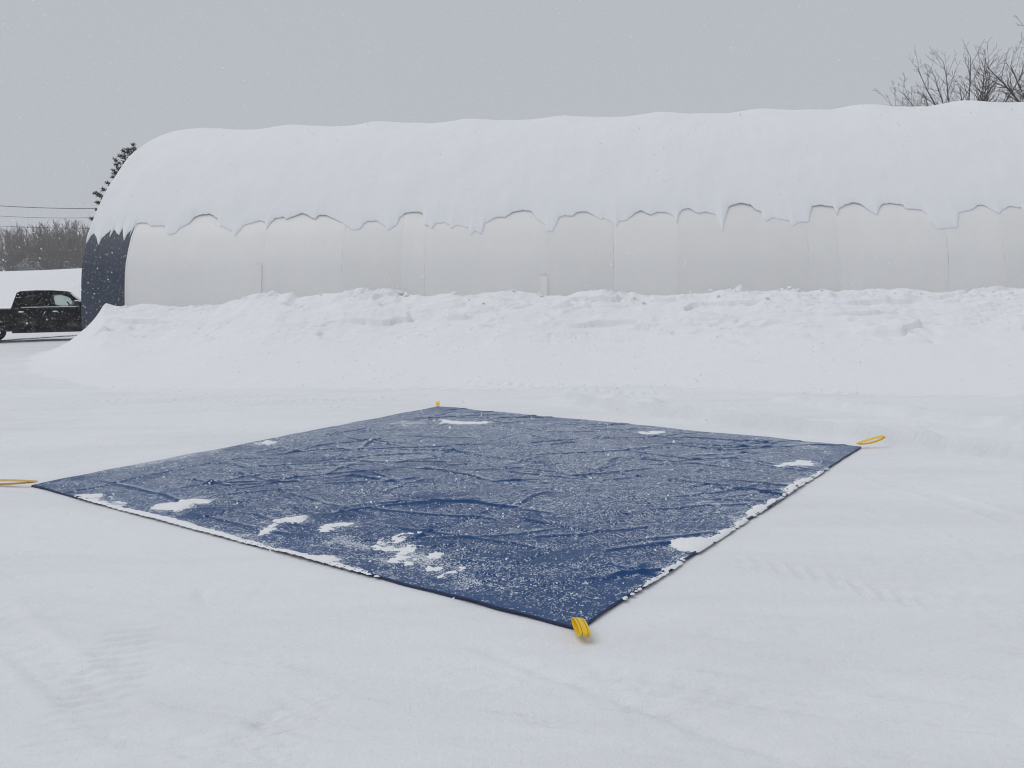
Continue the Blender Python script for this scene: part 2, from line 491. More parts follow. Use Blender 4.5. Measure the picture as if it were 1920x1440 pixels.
def ground_z(X, Y, fine=True):
    z = 0.035 * fbm(X / 5.5, Y / 5.5, 3, 1) * sstep(np.hypot(X, Y), 2, 9) + 0.006 * fbm(X / 0.8, Y / 0.8, 3, 4)
    # wind and scraper streaks
    a = R(-16); xr, yr = X * math.cos(a) + Y * math.sin(a), -X * math.sin(a) + Y * math.cos(a)
    z = z + 0.007 * fbm(xr / 0.9, yr / 0.14, 3, 9) + 0.005 * np.abs(fbm(xr / 0.5, yr / 0.07, 2, 12))
    sc_ = fbm(xr / 1.1, yr / 0.10, 3, 14)
    z = z - 0.010 * sstep(sc_, 0.42, 0.6) * sstep(fbm(X / 1.7, Y / 1.7, 2, 15), 0.05, 0.4)
    rough_ = sstep(fbm(X / 1.1, Y / 0.7, 3, 16), -0.05, 0.5)
    z = z + 0.009 * rough_ * fbm(X / 0.10, Y / 0.06, 3, 17)
    if fine:
        for x0, y0, x1, y1, w in TRACKS:
            L = math.hypot(x1 - x0, y1 - y0)
            a_l = ((X - x0) * (x1 - x0) + (Y - y0) * (y1 - y0)) / L
            off_ = ((X - x0) * (y1 - y0) - (Y - y0) * (x1 - x0)) / L + 0.25 * np.sin(a_l / 3.1 + x0) + 0.05 * perlin(a_l / 1.2, a_l * 0, 18)
            fd = sstep(a_l, 0, 0.6) * sstep(L - a_l, 0, 1.5) * (0.35 + 0.65 * sstep(fbm(X / 1.6, Y / 1.6, 2, 19), -0.35, 0.15))
            au = np.abs(off_)
            z = z + fd * (-0.012 * sstep(w - au, 0, 0.04) * (0.55 + 0.45 * sstep(np.sin(2 * np.pi * (a_l + 0.5 * au) / 0.13), -0.2, 0.6)) + 0.011 * np.exp(-((au - w - 0.03) / 0.035) ** 2))
        for pts, w, h in FURROWS:
            d, sd_, al, L = polyline_field(X, Y, pts)
            wob = 1 + (0.22 if h > 0.1 else 0.45) * fbm(al / 0.5, 0 * al + w * 37, 3, 2)
            fade = sstep(al, 0, 0.18 * L) * sstep(L - al, 0, 0.12 * L) if L < 6 else sstep(al, 0, 0.8)
            we = np.where(sd_ < 0, 0.30 * w, w) if abs(h) > 0.025 else w
            z = z + h * np.exp(-(d / (we * np.clip(wob, 0.4, 2))) ** 2) * np.clip(wob, 0.2, 1.6) * fade
        for pts, w, sp, dep, sk in TREADS:
            d, sd_, al, L = polyline_field(X, Y, pts)
            inside = sstep(w - d, 0, 0.06)
            ph = (al + sk * d * sd_) / sp
            bar = sstep(np.sin(2 * np.pi * ph), 0.0, 0.7)
            patch = 0.55 + 0.45 * sstep(fbm(X / 0.7, Y / 0.7, 2, 21), -0.25, 0.3)
            z = z - 2.6 * dep * bar * inside * patch * sstep(al, 0, 0.3) * sstep(L - al, 0, 0.3)
    ti = tarp_inside(X, Y)
    z = z * (1 - 0.96 * sstep(ti, -0.28, -0.06)) - 0.03 * sstep(ti, 0.03, 0.10)
    return z

def axis(lo, hi, step0, x_far, g):
    a = list(np.arange(lo, hi + 1e-6, step0))
    s = step0; x = a[-1]; right = []
    while x < x_far:
        s *= g; x += s; right.append(x)
    s = step0; x = a[0]; left = []
    while x > -x_far:
        s *= g; x -= s; left.append(x)
    return np.array(left[::-1] + a + right)

xs = axis(-6.5, 6.5, 0.032, 240, 1.022)
ys = [2.2]
while ys[-1] < 34: ys.append(ys[-1] + max(0.012, 0.0048 * ys[-1]))
st = 0.25
while ys[-1] < 240: st *= 1.12; ys.append(ys[-1] + st)
back = []; yb = 2.2; st = 0.02
while yb > -60: st *= 1.15; yb -= st; back.append(yb)
ys = np.array(back[::-1] + ys)
GX, GY = np.meshgrid(xs, ys)
GZ = ground_z(GX, GY)
o = mesh_np('ground', np.stack([GX, GY, GZ], -1).reshape(-1, 3), grid_faces(len(ys), len(xs)), SNOW_GROUND)
tag(o, 'flat yard of driven snow with faint tyre marks', None, None, 'structure')

# wet strip of bare road under the pickup
aL, aR = gnd(-260, 655), gnd(230, 624)
n = 60
tt = np.linspace(0, 1, n)
cx, cy = aL[0] + (aR[0] - aL[0]) * tt, aL[1] + (aR[1] - aL[1]) * tt
wd = 0.95 + 0.35 * fbm(tt * 14, tt * 0, 3, 40)
V = []
for k in range(n):
    for q, sg in ((0, -0.5), (1, 0.5)):
        jx = 0.15 * perlin(tt[k] * 40, q * 9.0, 31)
        yy = cy[k] + sg * wd[k] + jx
        V.append((cx[k], yy, float(ground_z(np.array([cx[k]]), np.array([yy]))[0]) + 0.02))
o = mesh_np('bare_road_strip', V, grid_faces(n, 2), ASPHALT)
tag(o, 'dark wet strip of bare road beside the pickup', None, None, 'structure')

# snow covered rise behind the pickup
bx = np.linspace(-120, 60, 260); by = np.concatenate([np.linspace(40, 58, 60), np.linspace(58.5, 130, 30)])
BX, BY = np.meshgrid(bx, by)
top = np.interp(BX, [-120, at(0, 509, 58)[0], at(152, 503, 58)[0], 60], [at(0, 509, 58)[2] - 1.2, at(0, 509, 58)[2], at(152, 503, 58)[2], at(152, 503, 58)[2] + 0.6])
BZ = top * sstep(BY, 41, 58) + 0.12 * fbm(BX / 6, BY / 6, 3, 50) * sstep(BY, 42, 50) * (1 - sstep(BY, 53, 57)) + 0.05 * fbm(BX / 9, BY / 3, 2, 51) - 0.06 * (1 - sstep(BY, 40, 43))
o = mesh_np('snow_hill', np.stack([BX, BY, BZ], -1).reshape(-1, 3), grid_faces(len(by), len(bx)), SNOW_FAR)
tag(o, 'smooth snow covered rise in front of the far wood', None, None, 'structure')

# ------------------------------------------------------------------ arched building
PROF = [(0.0, 0.0), (0.0, 0.67), (0.05, 1.47), (0.15, 2.27), (0.28, 2.78), (0.60, 3.44), (0.84, 3.80), (1.26, 4.38), (1.97, 5.18), (2.91, 6.03),
        (3.83, 6.63), (4.83, 7.13), (5.97, 7.55), (7.17, 7.84), (8.6, 7.98)]
HALF = 8.6
def catmull(pts, per=14):
    P = np.array([pts[0]] + list(pts) + [(2 * pts[-1][0] - pts[-2][0], pts[-2][1])])
    out = []
    for i in range(1, len(P) - 2):
        for k in range(per):
            t = k / per
            a, b, c, d = P[i - 1], P[i], P[i + 1], P[i + 2]
            out.append(0.5 * (2 * b + (c - a) * t + (2 * a - 5 * b + 4 * c - d) * t * t + (3 * b - a - 3 * c + d) * t ** 3))
    out.append(P[-2])
    return np.array(out)
half = catmull(PROF)
full = np.concatenate([half, np.stack([2 * HALF - half[-2::-1, 0], half[-2::-1, 1]], -1)])
arc = np.concatenate([[0], np.cumsum(np.hypot(*np.diff(full, axis=0).T))])
UH = arc[len(half) - 1]; UT = arc[-1]
tan_ = np.gradient(full, axis=0); tan_ /= np.linalg.norm(tan_, axis=1)[:, None]
nor = np.stack([-tan_[:, 1], tan_[:, 0]], -1)                      # outwards
def prof(u):
    return np.interp(u, arc, full[:, 0]), np.interp(u, arc, full[:, 1]), np.interp(u, arc, nor[:, 0]), np.interp(u, arc, nor[:, 1])
def toff(z): return 0.20 * sstep(z, 3.3, 6.2)
BLEN = 33.5
CREST0, CRESTD = 0.78, 3.39

def px_to_su(x, y):
    """where a pixel's ray first meets the arched surface"""
    d = pix_ray(x, y); pe = (EYEP - P0) @ PP
    k = (half[:, 0] - pe) / (d @ PP)
    z = EYEP[2] + k * d[2]
    g = z - half[:, 1]
    i = np.where((g[:-1] > 0) & (g[1:] <= 0))[0]
    i = i[0] if len(i) else len(half) - 2
    w = g[i] / (g[i] - g[i + 1] + 1e-12)
    kk = k[i] + (k[i + 1] - k[i]) * w
    return ((EYEP + d * kk) - P0) @ AX, arc[i] + (arc[i + 1] - arc[i]) * w

bld = empty('arched_building', from_sp(0, 0, 0).tolist())
tag(bld, 'long white fabric arched building with a slate blue end bay', 'building')
BO = Vector(bld.location)
def local(P): return np.asarray(P) - np.array(BO)

WHITE_S = 1.42
SEAMS = [px_to_su(x, y)[0] for x, y in ((490, 545), (750, 540), (1021, 540), (1272, 540), (1575, 540), (1885, 530))]
WELDS = [px_to_su(x, y)[0] for x, y in ((640, 540), (796, 540), (1150, 540), (1517, 540), (1779, 540))]
bounds = sorted([WHITE_S] + SEAMS + WELDS + [SEAMS[-1] + 2.1, SEAMS[-1] + 4.3, BLEN])
us = np.concatenate([np.linspace(0, UH, 70), np.linspace(UH, UT, 40)[1:]])
def shell(s0, s1, name, mat_, bulge=0.03, inset=0.0, parent=bld, ncol=26):
    ss = np.linspace(s0, s1, ncol)
    S, U = np.meshgrid(ss, us)
    p, z, npx, nz = prof(U)
    t_ = (S - s0) / (s1 - s0)
    off = -toff(z) - inset + bulge * (-np.sin(np.pi * t_)) * sstep(U, 0.3, 1.5) * 0.6 + 0.006 * fbm(S / 1.3, U / 1.9, 2, 60)
    off = off - 0.005 * np.exp(-((t_ * (s1 - s0)) / 0.04) ** 2) - 0.005 * np.exp(-(((1 - t_) * (s1 - s0)) / 0.04) ** 2)
    P = from_sp(S, p + npx * off, z + nz * off)
    return mesh_np(name, local(P.reshape(-1, 3)), grid_faces(len(us), ncol), mat_, parent)
shell(0.0, 0.44, 'end_panel', NAVY, 0.004, 0, bld, 8)
shell(0.446, WHITE_S - 0.004, 'end_panel', NAVY, 0.01, 0, bld, 14)
for i in range(len(bounds) - 1):
    shell(bounds[i] + 0.006, bounds[i + 1] - 0.006, 'fabric_panel', FABRIC_AGED if i % 3 == 2 or i == 7 else FABRIC, 0.010, 0, bld, 26)
def strip(s, w, proud, u0, u1, name, mat_, n=60):
    ss = np.array([s - w / 2, s - w / 2, s + w / 2, s + w / 2]); of = np.array([-0.03, proud, proud, -0.03])
    uu = np.linspace(u0, u1, n)
    S, U = np.meshgrid(ss, uu); OF, _ = np.meshgrid(of, uu)
    p, z, npx, nz = prof(U)
    OF = OF - toff(z)
    P = from_sp(S, p + npx * OF, z + nz * OF)
    return mesh_np(name, local(P.reshape(-1, 3)), grid_faces(n, 4), mat_, bld, smooth=False)
for s in SEAMS + [SEAMS[-1] + 4.3]:
    strip(s, 0.024, 0.000, 0, UT, 'seam_strip', FABRIC)
strip(WHITE_S, 0.035, 0.010, 0, UT, 'seam_strip', FABRIC_TRIM)
for s in WELDS + [SEAMS[-1] + 2.1]:
    strip(s, 0.05, -0.004, 0, UT, 'weld_strip', FABRIC)
# flat sleeves sewn over two of the seams near the ground
s_a, u_a = px_to_su(485.5, 497); _, u_b = px_to_su(485.5, 575)
o = strip(s_a, 0.19, 0.032, 0.3, u_a, 'ratchet_sleeve', FABRIC, 20); o['label'] = 'narrow cream flap beside the seam nearest the slate end'
s_a, u_a = px_to_su(1020, 517)
o = strip(s_a, 0.20, 0.035, 0.3, u_a, 'ratchet_sleeve', FABRIC_TRIM, 20); o['label'] = 'bright white sleeve at the foot of the middle seam'
s_a, u_a = px_to_su(1012, 548)
# gable ends, closed by dark and white fabric
for s_, nm, mt in ((0.25, 'gable_wall', NAVY), (BLEN - 0.2, 'gable_wall', FABRIC)):
    bm = bmesh.new()
    pz = [(q[0], q[1] - 0.0) for q in full[::4]]
    c = np.array([HALF, 3.9])
    pz = [(c[0] + (a - c[0]) * 0.965, c[1] + (b_ - c[1]) * 0.965) for a, b_ in pz]
    vs = [bm.verts.new(local(from_sp(s_, a, b_))) for a, b_ in pz]
    bm.faces.new(vs)
    obj_bm(nm, bm, mt, bld, smooth=False)
bm = bmesh.new()
q = [local(from_sp(0.20, a, b_)) for a, b_ in ((4.6, 0.05), (12.6, 0.05), (12.6, 4.6), (4.6, 4.6))]
quadprism(bm, q, (-AX[0] * 0.08, -AX[1] * 0.08, 0))
obj_bm('roller_door', bm, FABRIC_TRIM, bld, smooth=False)

# ---- blanket of snow on the arch
EDGE = [(150, 470), (165, 452), (170, 443), (176, 438), (181, 445), (185, 460), (190, 447), (199, 439), (204, 450), (209, 430), (214, 429), (219, 437), (223, 442), (230, 427),
 (232.5, 452), (238, 440), (242, 447), (247, 430), (252, 424), (256.7, 418.2), (273.6, 417), (283, 423.8), (309, 422.6), (312, 435.4), (316, 440), (322, 439), (330, 435.4), (338, 426.7), (356, 416.5), (364.6, 406.2),
 (374.8, 402), (393.7, 400.4), (408, 409), (412, 423), (436, 434), (440.4, 442.7), (449, 432.5), (456.5, 422.3), (487, 413), (497, 415.6), (499.5, 429), (504, 422), (508, 416), (516, 409), (532, 405.7), (536.7, 410.6), (565.8, 399),
 (574.6, 402), (590.6, 411.2), (598, 402.8), (612.5, 403.3), (630, 411.2), (653.3, 426), (662, 432), (676.7, 428), (681, 419.7), (689.7, 414.3), (705.8, 413.3), (722, 424.6), (728.4, 431.7), (744.6, 421.4),
 (749.4, 406.8), (760.7, 398.1), (783.3, 396.5), (793.2, 400), (796, 421.4), (802.7, 422.3), (809.8, 430), (817.2, 418), (831.8, 416.2), (843, 421.4), (845.3, 428.5), (856, 422.3), (878.6, 426.8), (883.4, 440.7),
 (890, 432.7), (897, 436), (901.2, 438), (904.4, 435.9), (909.3, 418), (928.6, 406.8), (948, 405.9), (961, 397.1), (980.3, 393), (996.5, 395.5), (1007.8, 411.7), (1022, 420.7), (1024.9, 436), (1030, 433), (1035.2, 436), (1044.3, 418),
 (1048, 406.8), (1061, 403), (1072.3, 404.6), (1082, 397.1), (1099.8, 396.2), (1114.3, 403), (1125.6, 411), (1132, 408.4), (1148.2, 416.5), (1154.7, 426.8), (1161, 413.9), (1174, 412.3), (1190, 399.4),
 (1201.5, 393.3), (1219.3, 402), (1232.2, 396.5), (1251.5, 398.1), (1264.5, 406.8), (1269.3, 418), (1272.5, 403.6), (1277.4, 393.9), (1291, 389.7), (1308, 399.3), (1323, 396.7), (1341.7, 402.7), (1347.7, 413.3),
 (1355, 434), (1360, 408.3), (1366, 386.7), (1386.7, 380), (1406.7, 382.7), (1416.7, 392.7), (1428, 396.7), (1431.7, 408.3), (1436, 414.3), (1450, 407.7), (1480, 414.3), (1486, 424), (1496.7, 417.3), (1516.7, 416),
 (1519, 400), (1522.7, 386), (1536.7, 384), (1563, 386.7), (1570, 403.3), (1573, 390.7), (1586.7, 383.3), (1601.7, 378.3), (1615, 382.7), (1626.7, 392.3), (1645, 402.7), (1647.7, 391.7), (1652.7, 382.7), (1670, 380.7),
 (1693, 383.3), (1698, 391.7), (1726.7, 392.7), (1738, 400), (1743, 416.7), (1760, 431), (1766.7, 428.3), (1795, 426.7), (1797.7, 398.3), (1823, 392.7), (1833, 384), (1843, 383.3), (1873, 400), (1880, 391.7),
 (1893, 386), (1915, 389.3), (1925, 400)]
su = np.array([px_to_su(*q) for q in EDGE])
es, eu = list(su[:, 0]), list(su[:, 1])
# it goes on past the picture in the same way
k0 = np.where(su[:, 0] > 8.0)[0][0]
shift = es[-1] + 0.25 - su[k0, 0]
for s_, u_ in su[k0:]:
    if s_ + shift < BLEN + 0.4: es.append(s_ + shift); eu.append(u_)
es, eu = np.array(es), np.array(eu)
ordr = np.argsort(es, kind='stable'); es, eu = es[ordr], eu[ordr]
ss = np.concatenate([np.linspace(-0.02, 1.6, 90)[:-1], np.arange(1.6, 28.5, 0.026), np.arange(28.5, BLEN + 0.05, 0.08)])
ue = np.interp(ss, es, eu)
ue = ue + 0.020 * fbm(ss / 0.08, ss * 0, 3, 70) + 0.016 * fbm(ss / 0.30, ss * 0 + 3, 2, 71)
lip = np.array([0.0, 0.0, 0.010, 0.03, 0.07, 0.13, 0.22, 0.34, 0.5])
nu = 52
Us, Ts = [], []
_kw = 25
_pad = np.pad(ue, _kw // 2, mode='edge')
usm = np.array([_pad[q:q + _kw].max() for q in range(len(ue))])
usm = np.convolve(np.pad(usm, _kw, mode='edge'), np.ones(2 * _kw + 1) / (2 * _kw + 1), 'valid')
usm = np.maximum(usm, ue + 0.02)
for k, dd in enumerate(lip):
    Us.append(ue + (usm + 0.45 - ue) * dd / 0.5)
    Ts.append(0.034 * (1 - np.exp(-(Us[-1] - ue) / 0.20)) + 0.006)
Ts[0] = np.full_like(ue, -0.02); Ts[1] = np.full_like(ue, 0.006)
Us[1] = ue - 0.002
last = usm + 0.45
for k in range(1, nu + 1):
    w = k / nu
    Us.append(last + (UH + 1.0 - last) * w); Ts.append(np.full_like(ue, 0.040))
endu = UT - np.mean(eu)
for k in range(1, 16):
    Us.append(np.full_like(ue, UH + 1.0 + (endu - UH - 1.0) * k / 15)); Ts.append(np.full_like(ue, 0.054 if k < 15 else -0.02))
U = np.array(Us); T = np.array(Ts); S = np.broadcast_to(ss, U.shape)
p, z, npx, nz = prof(U)
ph = 2 * np.pi * (S - CREST0) / CRESTD
crest = 0.056 * np.cos(ph) + 0.014 * np.cos(2 * ph + 0.4)
crest = crest * sstep(p, 4.2, 6.8) * (1 - sstep(p, 2 * HALF - 5, 2 * HALF - 2))
away = U - ue[None, :]
T = T + crest + (0.03 * fbm(S / 1.6, U / 1.6, 3, 72) + 0.007 * fbm(S / 0.35, U / 0.35, 2, 73)) * sstep(away, 0.05, 0.8)
# soft slump line low on the crown
slump = UH - 3.2 + 0.35 * np.sin(S * 1.1) + 0.3 * perlin(S / 3.0, S * 0, 74)
T = T + 0.02 * sstep(U - slump, -0.12, 0.06) * (1 - sstep(U - slump, 0.3, 1.6)) * sstep(S, 8, 14)
T = T * 1.0 + 0.0
P = from_sp(S, p + npx * T, z + nz * T)
o = mesh_np('roof_snow', P.reshape(-1, 3), grid_faces(U.shape[0], U.shape[1]), SNOW_ROOF)
tag(o, 'thick snow blanket with scalloped lower edge over the arched roof', 'snow blanket')

# smears of snow that slid down from the drips
for q0, q1, w in (((316, 444), (313, 478), 0.06), ((1762, 436), (1764, 452), 0.08)):
    pass

# ------------------------------------------------------------------ ploughed bank along the wall
BT = [(-200, 640), (60, 600), (140, 590), (185, 580), (200, 573), (222, 575), (245, 572), (275, 569), (300, 573), (340, 576), (380, 575), (420, 570), (455, 560), (478, 551), (520, 550), (550, 549), (562, 558), (600, 553),
      (640, 550), (680, 545), (740, 548), (790, 555), (830, 553), (850, 550), (870, 556), (900, 548), (960, 547), (1000, 552), (1060, 553), (1100, 545), (1130, 542), (1200, 548), (1265, 554), (1300, 549),
      (1380, 545), (1440, 543), (1475, 541), (1510, 552), (1540, 548), (1600, 547), (1680, 541), (1720, 547), (1780, 554), (1830, 548), (1870, 542), (1920, 540), (2000, 545), (2100, 540), (2250, 545)]
bt = np.array([px_on_plane(x, y, -0.45) for x, y in BT])
bts = np.linspace(bt[0, 0], bt[-1, 0], 900)
_bi = np.interp(bts, bt[:, 0], bt[:, 1]); _kw = int(2.2 / (bts[1] - bts[0])) | 1
bth = np.convolve(np.pad(_bi, _kw // 2, mode='edge'), np.ones(_kw) / _kw, 'valid')
PITS = []
END0, END1 = px_on_plane(30, 640, -0.45)[0], px_on_plane(196, 575, -0.45)[0]
_rp = random.Random(41)
for px_, py_ in ((1400, 658), (1330, 664), (1385, 676), (1412, 618), (1310, 640), (1440, 655), (1490, 652), (1600, 668), (1640, 670), (1680, 668), (1715, 672), (1745, 668), (1060, 646), (1575, 660), (1420, 690), (1660, 606), (1720, 612), (1810, 600), (1840, 596), (250, 668), (270, 664), (165, 655), (1380, 646), (520, 655), (415, 640), (450, 634)):
    g_ = gnd(px_, py_, max(0.05, 1.1 - (py_ - 560) / 95.0)); s__, p__ = to_sp(g_[0], g_[1])
    PITS.append((s__, -p__, _rp.uniform(0.06, 0.12), _rp.uniform(0.08, 0.15)))
def bank_h(s, d):
    """height of the bank above the yard; s along the wall, d metres in front of it"""
    hc = np.interp(s, bt[:, 0], bt[:, 1])
    hs = np.interp(s, bts, bth)
    hc = hc + (hs - hc) * sstep(d, 0.5, 1.6)
    hc = hc + 0.03 * fbm(s / 0.35, d / 0.5, 2, 80)
    w = 3.5 + 0.5 * fbm(s / 4.0, s * 0, 2, 81) + 0.9 * sstep(s, 12, 26)
    x = np.clip((d - 0.55) / w, 0, 4)
    f = np.where(x < 0.36, 1 - 1.02 * x ** 1.15, 0)
    f36 = 1 - 1.02 * 0.36 ** 1.15
    f = np.where(x >= 0.36, f36 * np.exp(-(x - 0.36) * 1.9 - 0.12 * (x - 0.36) ** 2), f)
    f = np.where(d < 0.55, 1 - 0.10 * ((0.55 - np.clip(d, 0, 0.55)) / 0.55) ** 2, f)
    # rounded end round the corner of the building
    sr = (s - 0.62 * (d - 0.45) + 0.12 * perlin(d / 0.8, s * 0 + 2.0, 93) - END0) / (END1 - END0)
    t_ = np.clip(sr, 0, 1)
    e = np.where(t_ < 1, 0.70 * t_ ** 2.3 + 0.30 * sstep(t_, 0.2, 1.0), 1.0)
    h = hc * f * e
    h = h * (1 - sstep(d, 6.5, 12.0))
    # clods, crusts and ledges thrown by the plough
    m1 = sstep(h, 0.30, 0.85) * sstep(e, 0.75, 1.0) * (0.45 + 0.55 * sstep(s, 3.5, 7.5))
    m2 = sstep(h, 0.30, 0.75) * sstep(e, 0.6, 1.0)
    patch = sstep(fbm(s / 1.8, d / 1.0, 3, 82), -0.25, 0.45)
    billow = 1 - np.abs(fbm(s / 0.85, d / 0.5, 4, 83))
    bil2 = np.abs(fbm(s / 0.32, d / 0.25, 3, 84))
    top_ = 0.45 + 0.55 * (1 - sstep(d, 0.7, 1.5))
    h = h + top_ * m1 * (0.055 * (billow - 0.75) * (0.35 + 0.65 * patch) + 0.05 * (bil2 - 0.25) * patch)
    led = fbm(s / 3.4, d / 0.9, 3, 85)
    h = h + m2 * 0.11 * (sstep(led, 0.02, 0.07) - 0.5) * sstep(fbm(s / 2.2, d / 2.0, 2, 91), -0.25, 0.25) + m2 * 0.06 * fbm(s / 1.8, d / 1.1, 3, 86)
    h = h - m2 * 0.07 * np.exp(-((led - 0.005) / 0.022) ** 2) * sstep(fbm(s / 1.2, d / 1.2, 2, 92), 0.0, 0.3)
    # broken crust: short overhung steps
    cr = fbm(s / 0.9, d / 0.35, 3, 87)
    h = h + top_ * m1 * patch * 0.07 * (sstep(cr, 0.10, 0.15) - sstep(cr, 0.45, 0.6)) - top_ * m1 * 0.05 * np.exp(-((cr - 0.085) / 0.03) ** 2) * patch
    pk = fbm(s / 0.22, d / 0.22, 2, 88)
    h = h - m2 * 0.05 * sstep(pk, 0.5, 0.75) * sstep(fbm(s / 1.1, d / 1.1, 2, 89), 0.1, 0.4)
    for qs, qd, qr, qz in PITS:
        h = h - qz * np.exp(-(((s - qs) / (1.6 * qr)) ** 2 + ((d - qd) / qr) ** 2)) + 0.5 * qz * np.exp(-(((s - qs) / (1.8 * qr)) ** 2 + ((d - qd - 1.6 * qr) / qr) ** 2)) * (h > 0.02)
    return h
sgrid = np.arange(-5.0, 32.5, 0.045); dgrid = np.concatenate([np.arange(-0.5, 3.2, 0.036), np.arange(3.2, 13.0, 0.09)])
SG, DG = np.meshgrid(sgrid, dgrid)
PG = from_sp(SG, -DG, 0)
HB = bank_h(SG, DG)
GZb = ground_z(PG[..., 0], PG[..., 1])
PG[..., 2] = GZb + HB - 0.012
PG = PG[:, ::-1]      # face winding upwards
keep = (HB[:, ::-1] > 0.004)
kf = keep[:-1, :-1] | keep[1:, 1:]
bank = mesh_np('snow_bank', PG.reshape(-1, 3), grid_faces(len(dgrid), len(sgrid), kf), SNOW_BANK)
tag(bank, 'long ploughed snowbank heaped against the white wall', 'snowbank')
# loose lumps lying on the bank
def lump_mesh(seed):
    bm = bmesh.new(); bmesh.ops.create_icosphere(bm, subdivisions=2, radius=1)
    r_ = random.Random(seed); a = [Vector((r_.uniform(-1, 1), r_.uniform(-1, 1), r_.uniform(-1, 1))).normalized() for _ in range(9)]
    b_ = [r_.uniform(-0.32, 0.2) for _ in a]
    for v in bm.verts:
        n_ = v.co.normalized(); s_ = 1
        for q, w in zip(a, b_): s_ += w * max(0, n_.dot(q)) ** 4
        v.co = n_ * s_; v.co.z *= 0.75
    me = bpy.data.meshes.new('snow_lump'); bm.to_mesh(me); bm.free()
    for p_ in me.polygons: p_.use_smooth = True
    me.materials.append(SNOW_LUMP); return me
lumps = [lump_mesh(k) for k in range(5)]
spots = [(752, 0.5, 0.085), (762, 0.55, 0.10), (745, 0.6, 0.07), (852, 0.5, 0.08), (690, 0.45, 0.055), (1466, 0.5, 0.075), (1480, 0.5, 0.06), (1540, 0.7, 0.05)]
rl = random.Random(3)
for _ in range(44):
    spots.append((rl.uniform(560, 1900), rl.choice((0.4, 0.5, 0.6, 0.8, 1.0, 1.3)), rl.uniform(0.025, 0.06)))
for x, d, r_ in spots:
    s_, _z = px_on_plane(x, 560, -d)
    h = float(bank_h(np.array([s_]), np.array([d]))[0])
    l = bpy.data.objects.new('snow_lump', rl.choice(lumps)); COL.objects.link(l)
    P_ = from_sp(s_, -d, h + r_ * 0.3)
    l.location = P_; l.scale = (r_ * rl.uniform(0.9, 1.4), r_, r_ * rl.uniform(0.7, 1.0)); l.rotation_euler = (rl.uniform(-.4, .4), rl.uniform(-.4, .4), rl.uniform(0, 6))
    l.parent = bank

PATCHES = [
    ('white snow pad lying near the left edge of the tarp', [(283, 951), (300, 942), (335, 937), (368, 933), (400, 935), (392, 941), (368, 943), (352, 947), (345, 957), (325, 956)], 0.030, 0.05),
    ('hook shaped snow drift right of the pad on the tarp', [(486, 1000), (500, 986), (512, 972), (538, 965), (572, 967), (566, 976), (535, 978), (518, 984), (510, 994)], 0.020, 0.06),
    ('small curved snow crescent in the middle of the bare blue area', [(604, 997), (606, 984), (622, 977), (648, 976), (668, 984), (640, 983), (624, 987), (618, 998)], 0.012, 0.07),
    ('broad broken scatter of snow crumbs in the front half of the tarp', [(722, 1012), (748, 1008), (764, 1020), (782, 1036), (808, 1044), (836, 1056), (850, 1066), (822, 1066), (790, 1056), (758, 1050), (730, 1048), (746, 1036)], 0.010, 0.26),
    ('snow lump sitting on the front left edge of the tarp', [(566, 1043), (590, 1040), (625, 1040), (642, 1046), (630, 1055), (600, 1055), (575, 1050)], 0.030, 0.05),
    ('long snow strip along the front left edge of the tarp', [(128, 927), (170, 934), (230, 948), (330, 971), (420, 996), (520, 1025), (600, 1043), (680, 1066), (745, 1090), (700, 1090), (600, 1064), (520, 1045), (420, 1017), (330, 991), (240, 970), (170, 948)], 0.024, 0.010),
    ('ragged snow skirt by the left corner of the tarp', [(150, 926), (180, 925), (206, 936), (222, 944), (210, 950), (180, 943)], 0.012, 0.16),
    ('big snow heap at the right edge beside the long seam', [(1258, 1022), (1262, 1013), (1285, 1008), (1315, 1007), (1345, 1000), (1372, 984), (1400, 968), (1380, 990), (1352, 1010), (1325, 1030), (1300, 1033), (1275, 1028)], 0.055, 0.04),
    ('snow heap second from the right corner along the right edge', [(1392, 970), (1400, 958), (1425, 945), (1450, 938), (1475, 922), (1500, 902), (1500, 908), (1474, 930), (1440, 952), (1412, 966)], 0.045, 0.05),
    ('snow patch nearest the right corner along the right edge', [(1468, 920), (1475, 908), (1500, 898), (1522, 890), (1556, 874), (1548, 882), (1520, 897), (1496, 908)], 0.030, 0.07),
    ('thin snow patch just left of the right corner', [(1462, 872), (1480, 864), (1512, 862), (1520, 868), (1490, 872)], 0.014, 0.12),
    ('flat snow patch at the middle of the back right edge', [(1200, 808), (1225, 806), (1248, 808), (1230, 811), (1208, 811)], 0.014, 0.08),
    ('peaked snow patch below the far corner of the tarp', [(826, 792), (832, 784), (846, 787), (870, 789), (914, 789), (910, 793), (860, 793)], 0.030, 0.06),
    ('thin snow ribbon on the right edge next to the near corner', [(1168, 1120), (1190, 1110), (1225, 1082), (1258, 1060), (1282, 1040), (1284, 1044), (1260, 1072), (1230, 1097), (1198, 1120)], 0.018, 0.025),
    ('small snow crumbs on the left back edge', [(485, 829), (500, 826), (512, 828), (500, 831)], 0.012, 0.12),
]
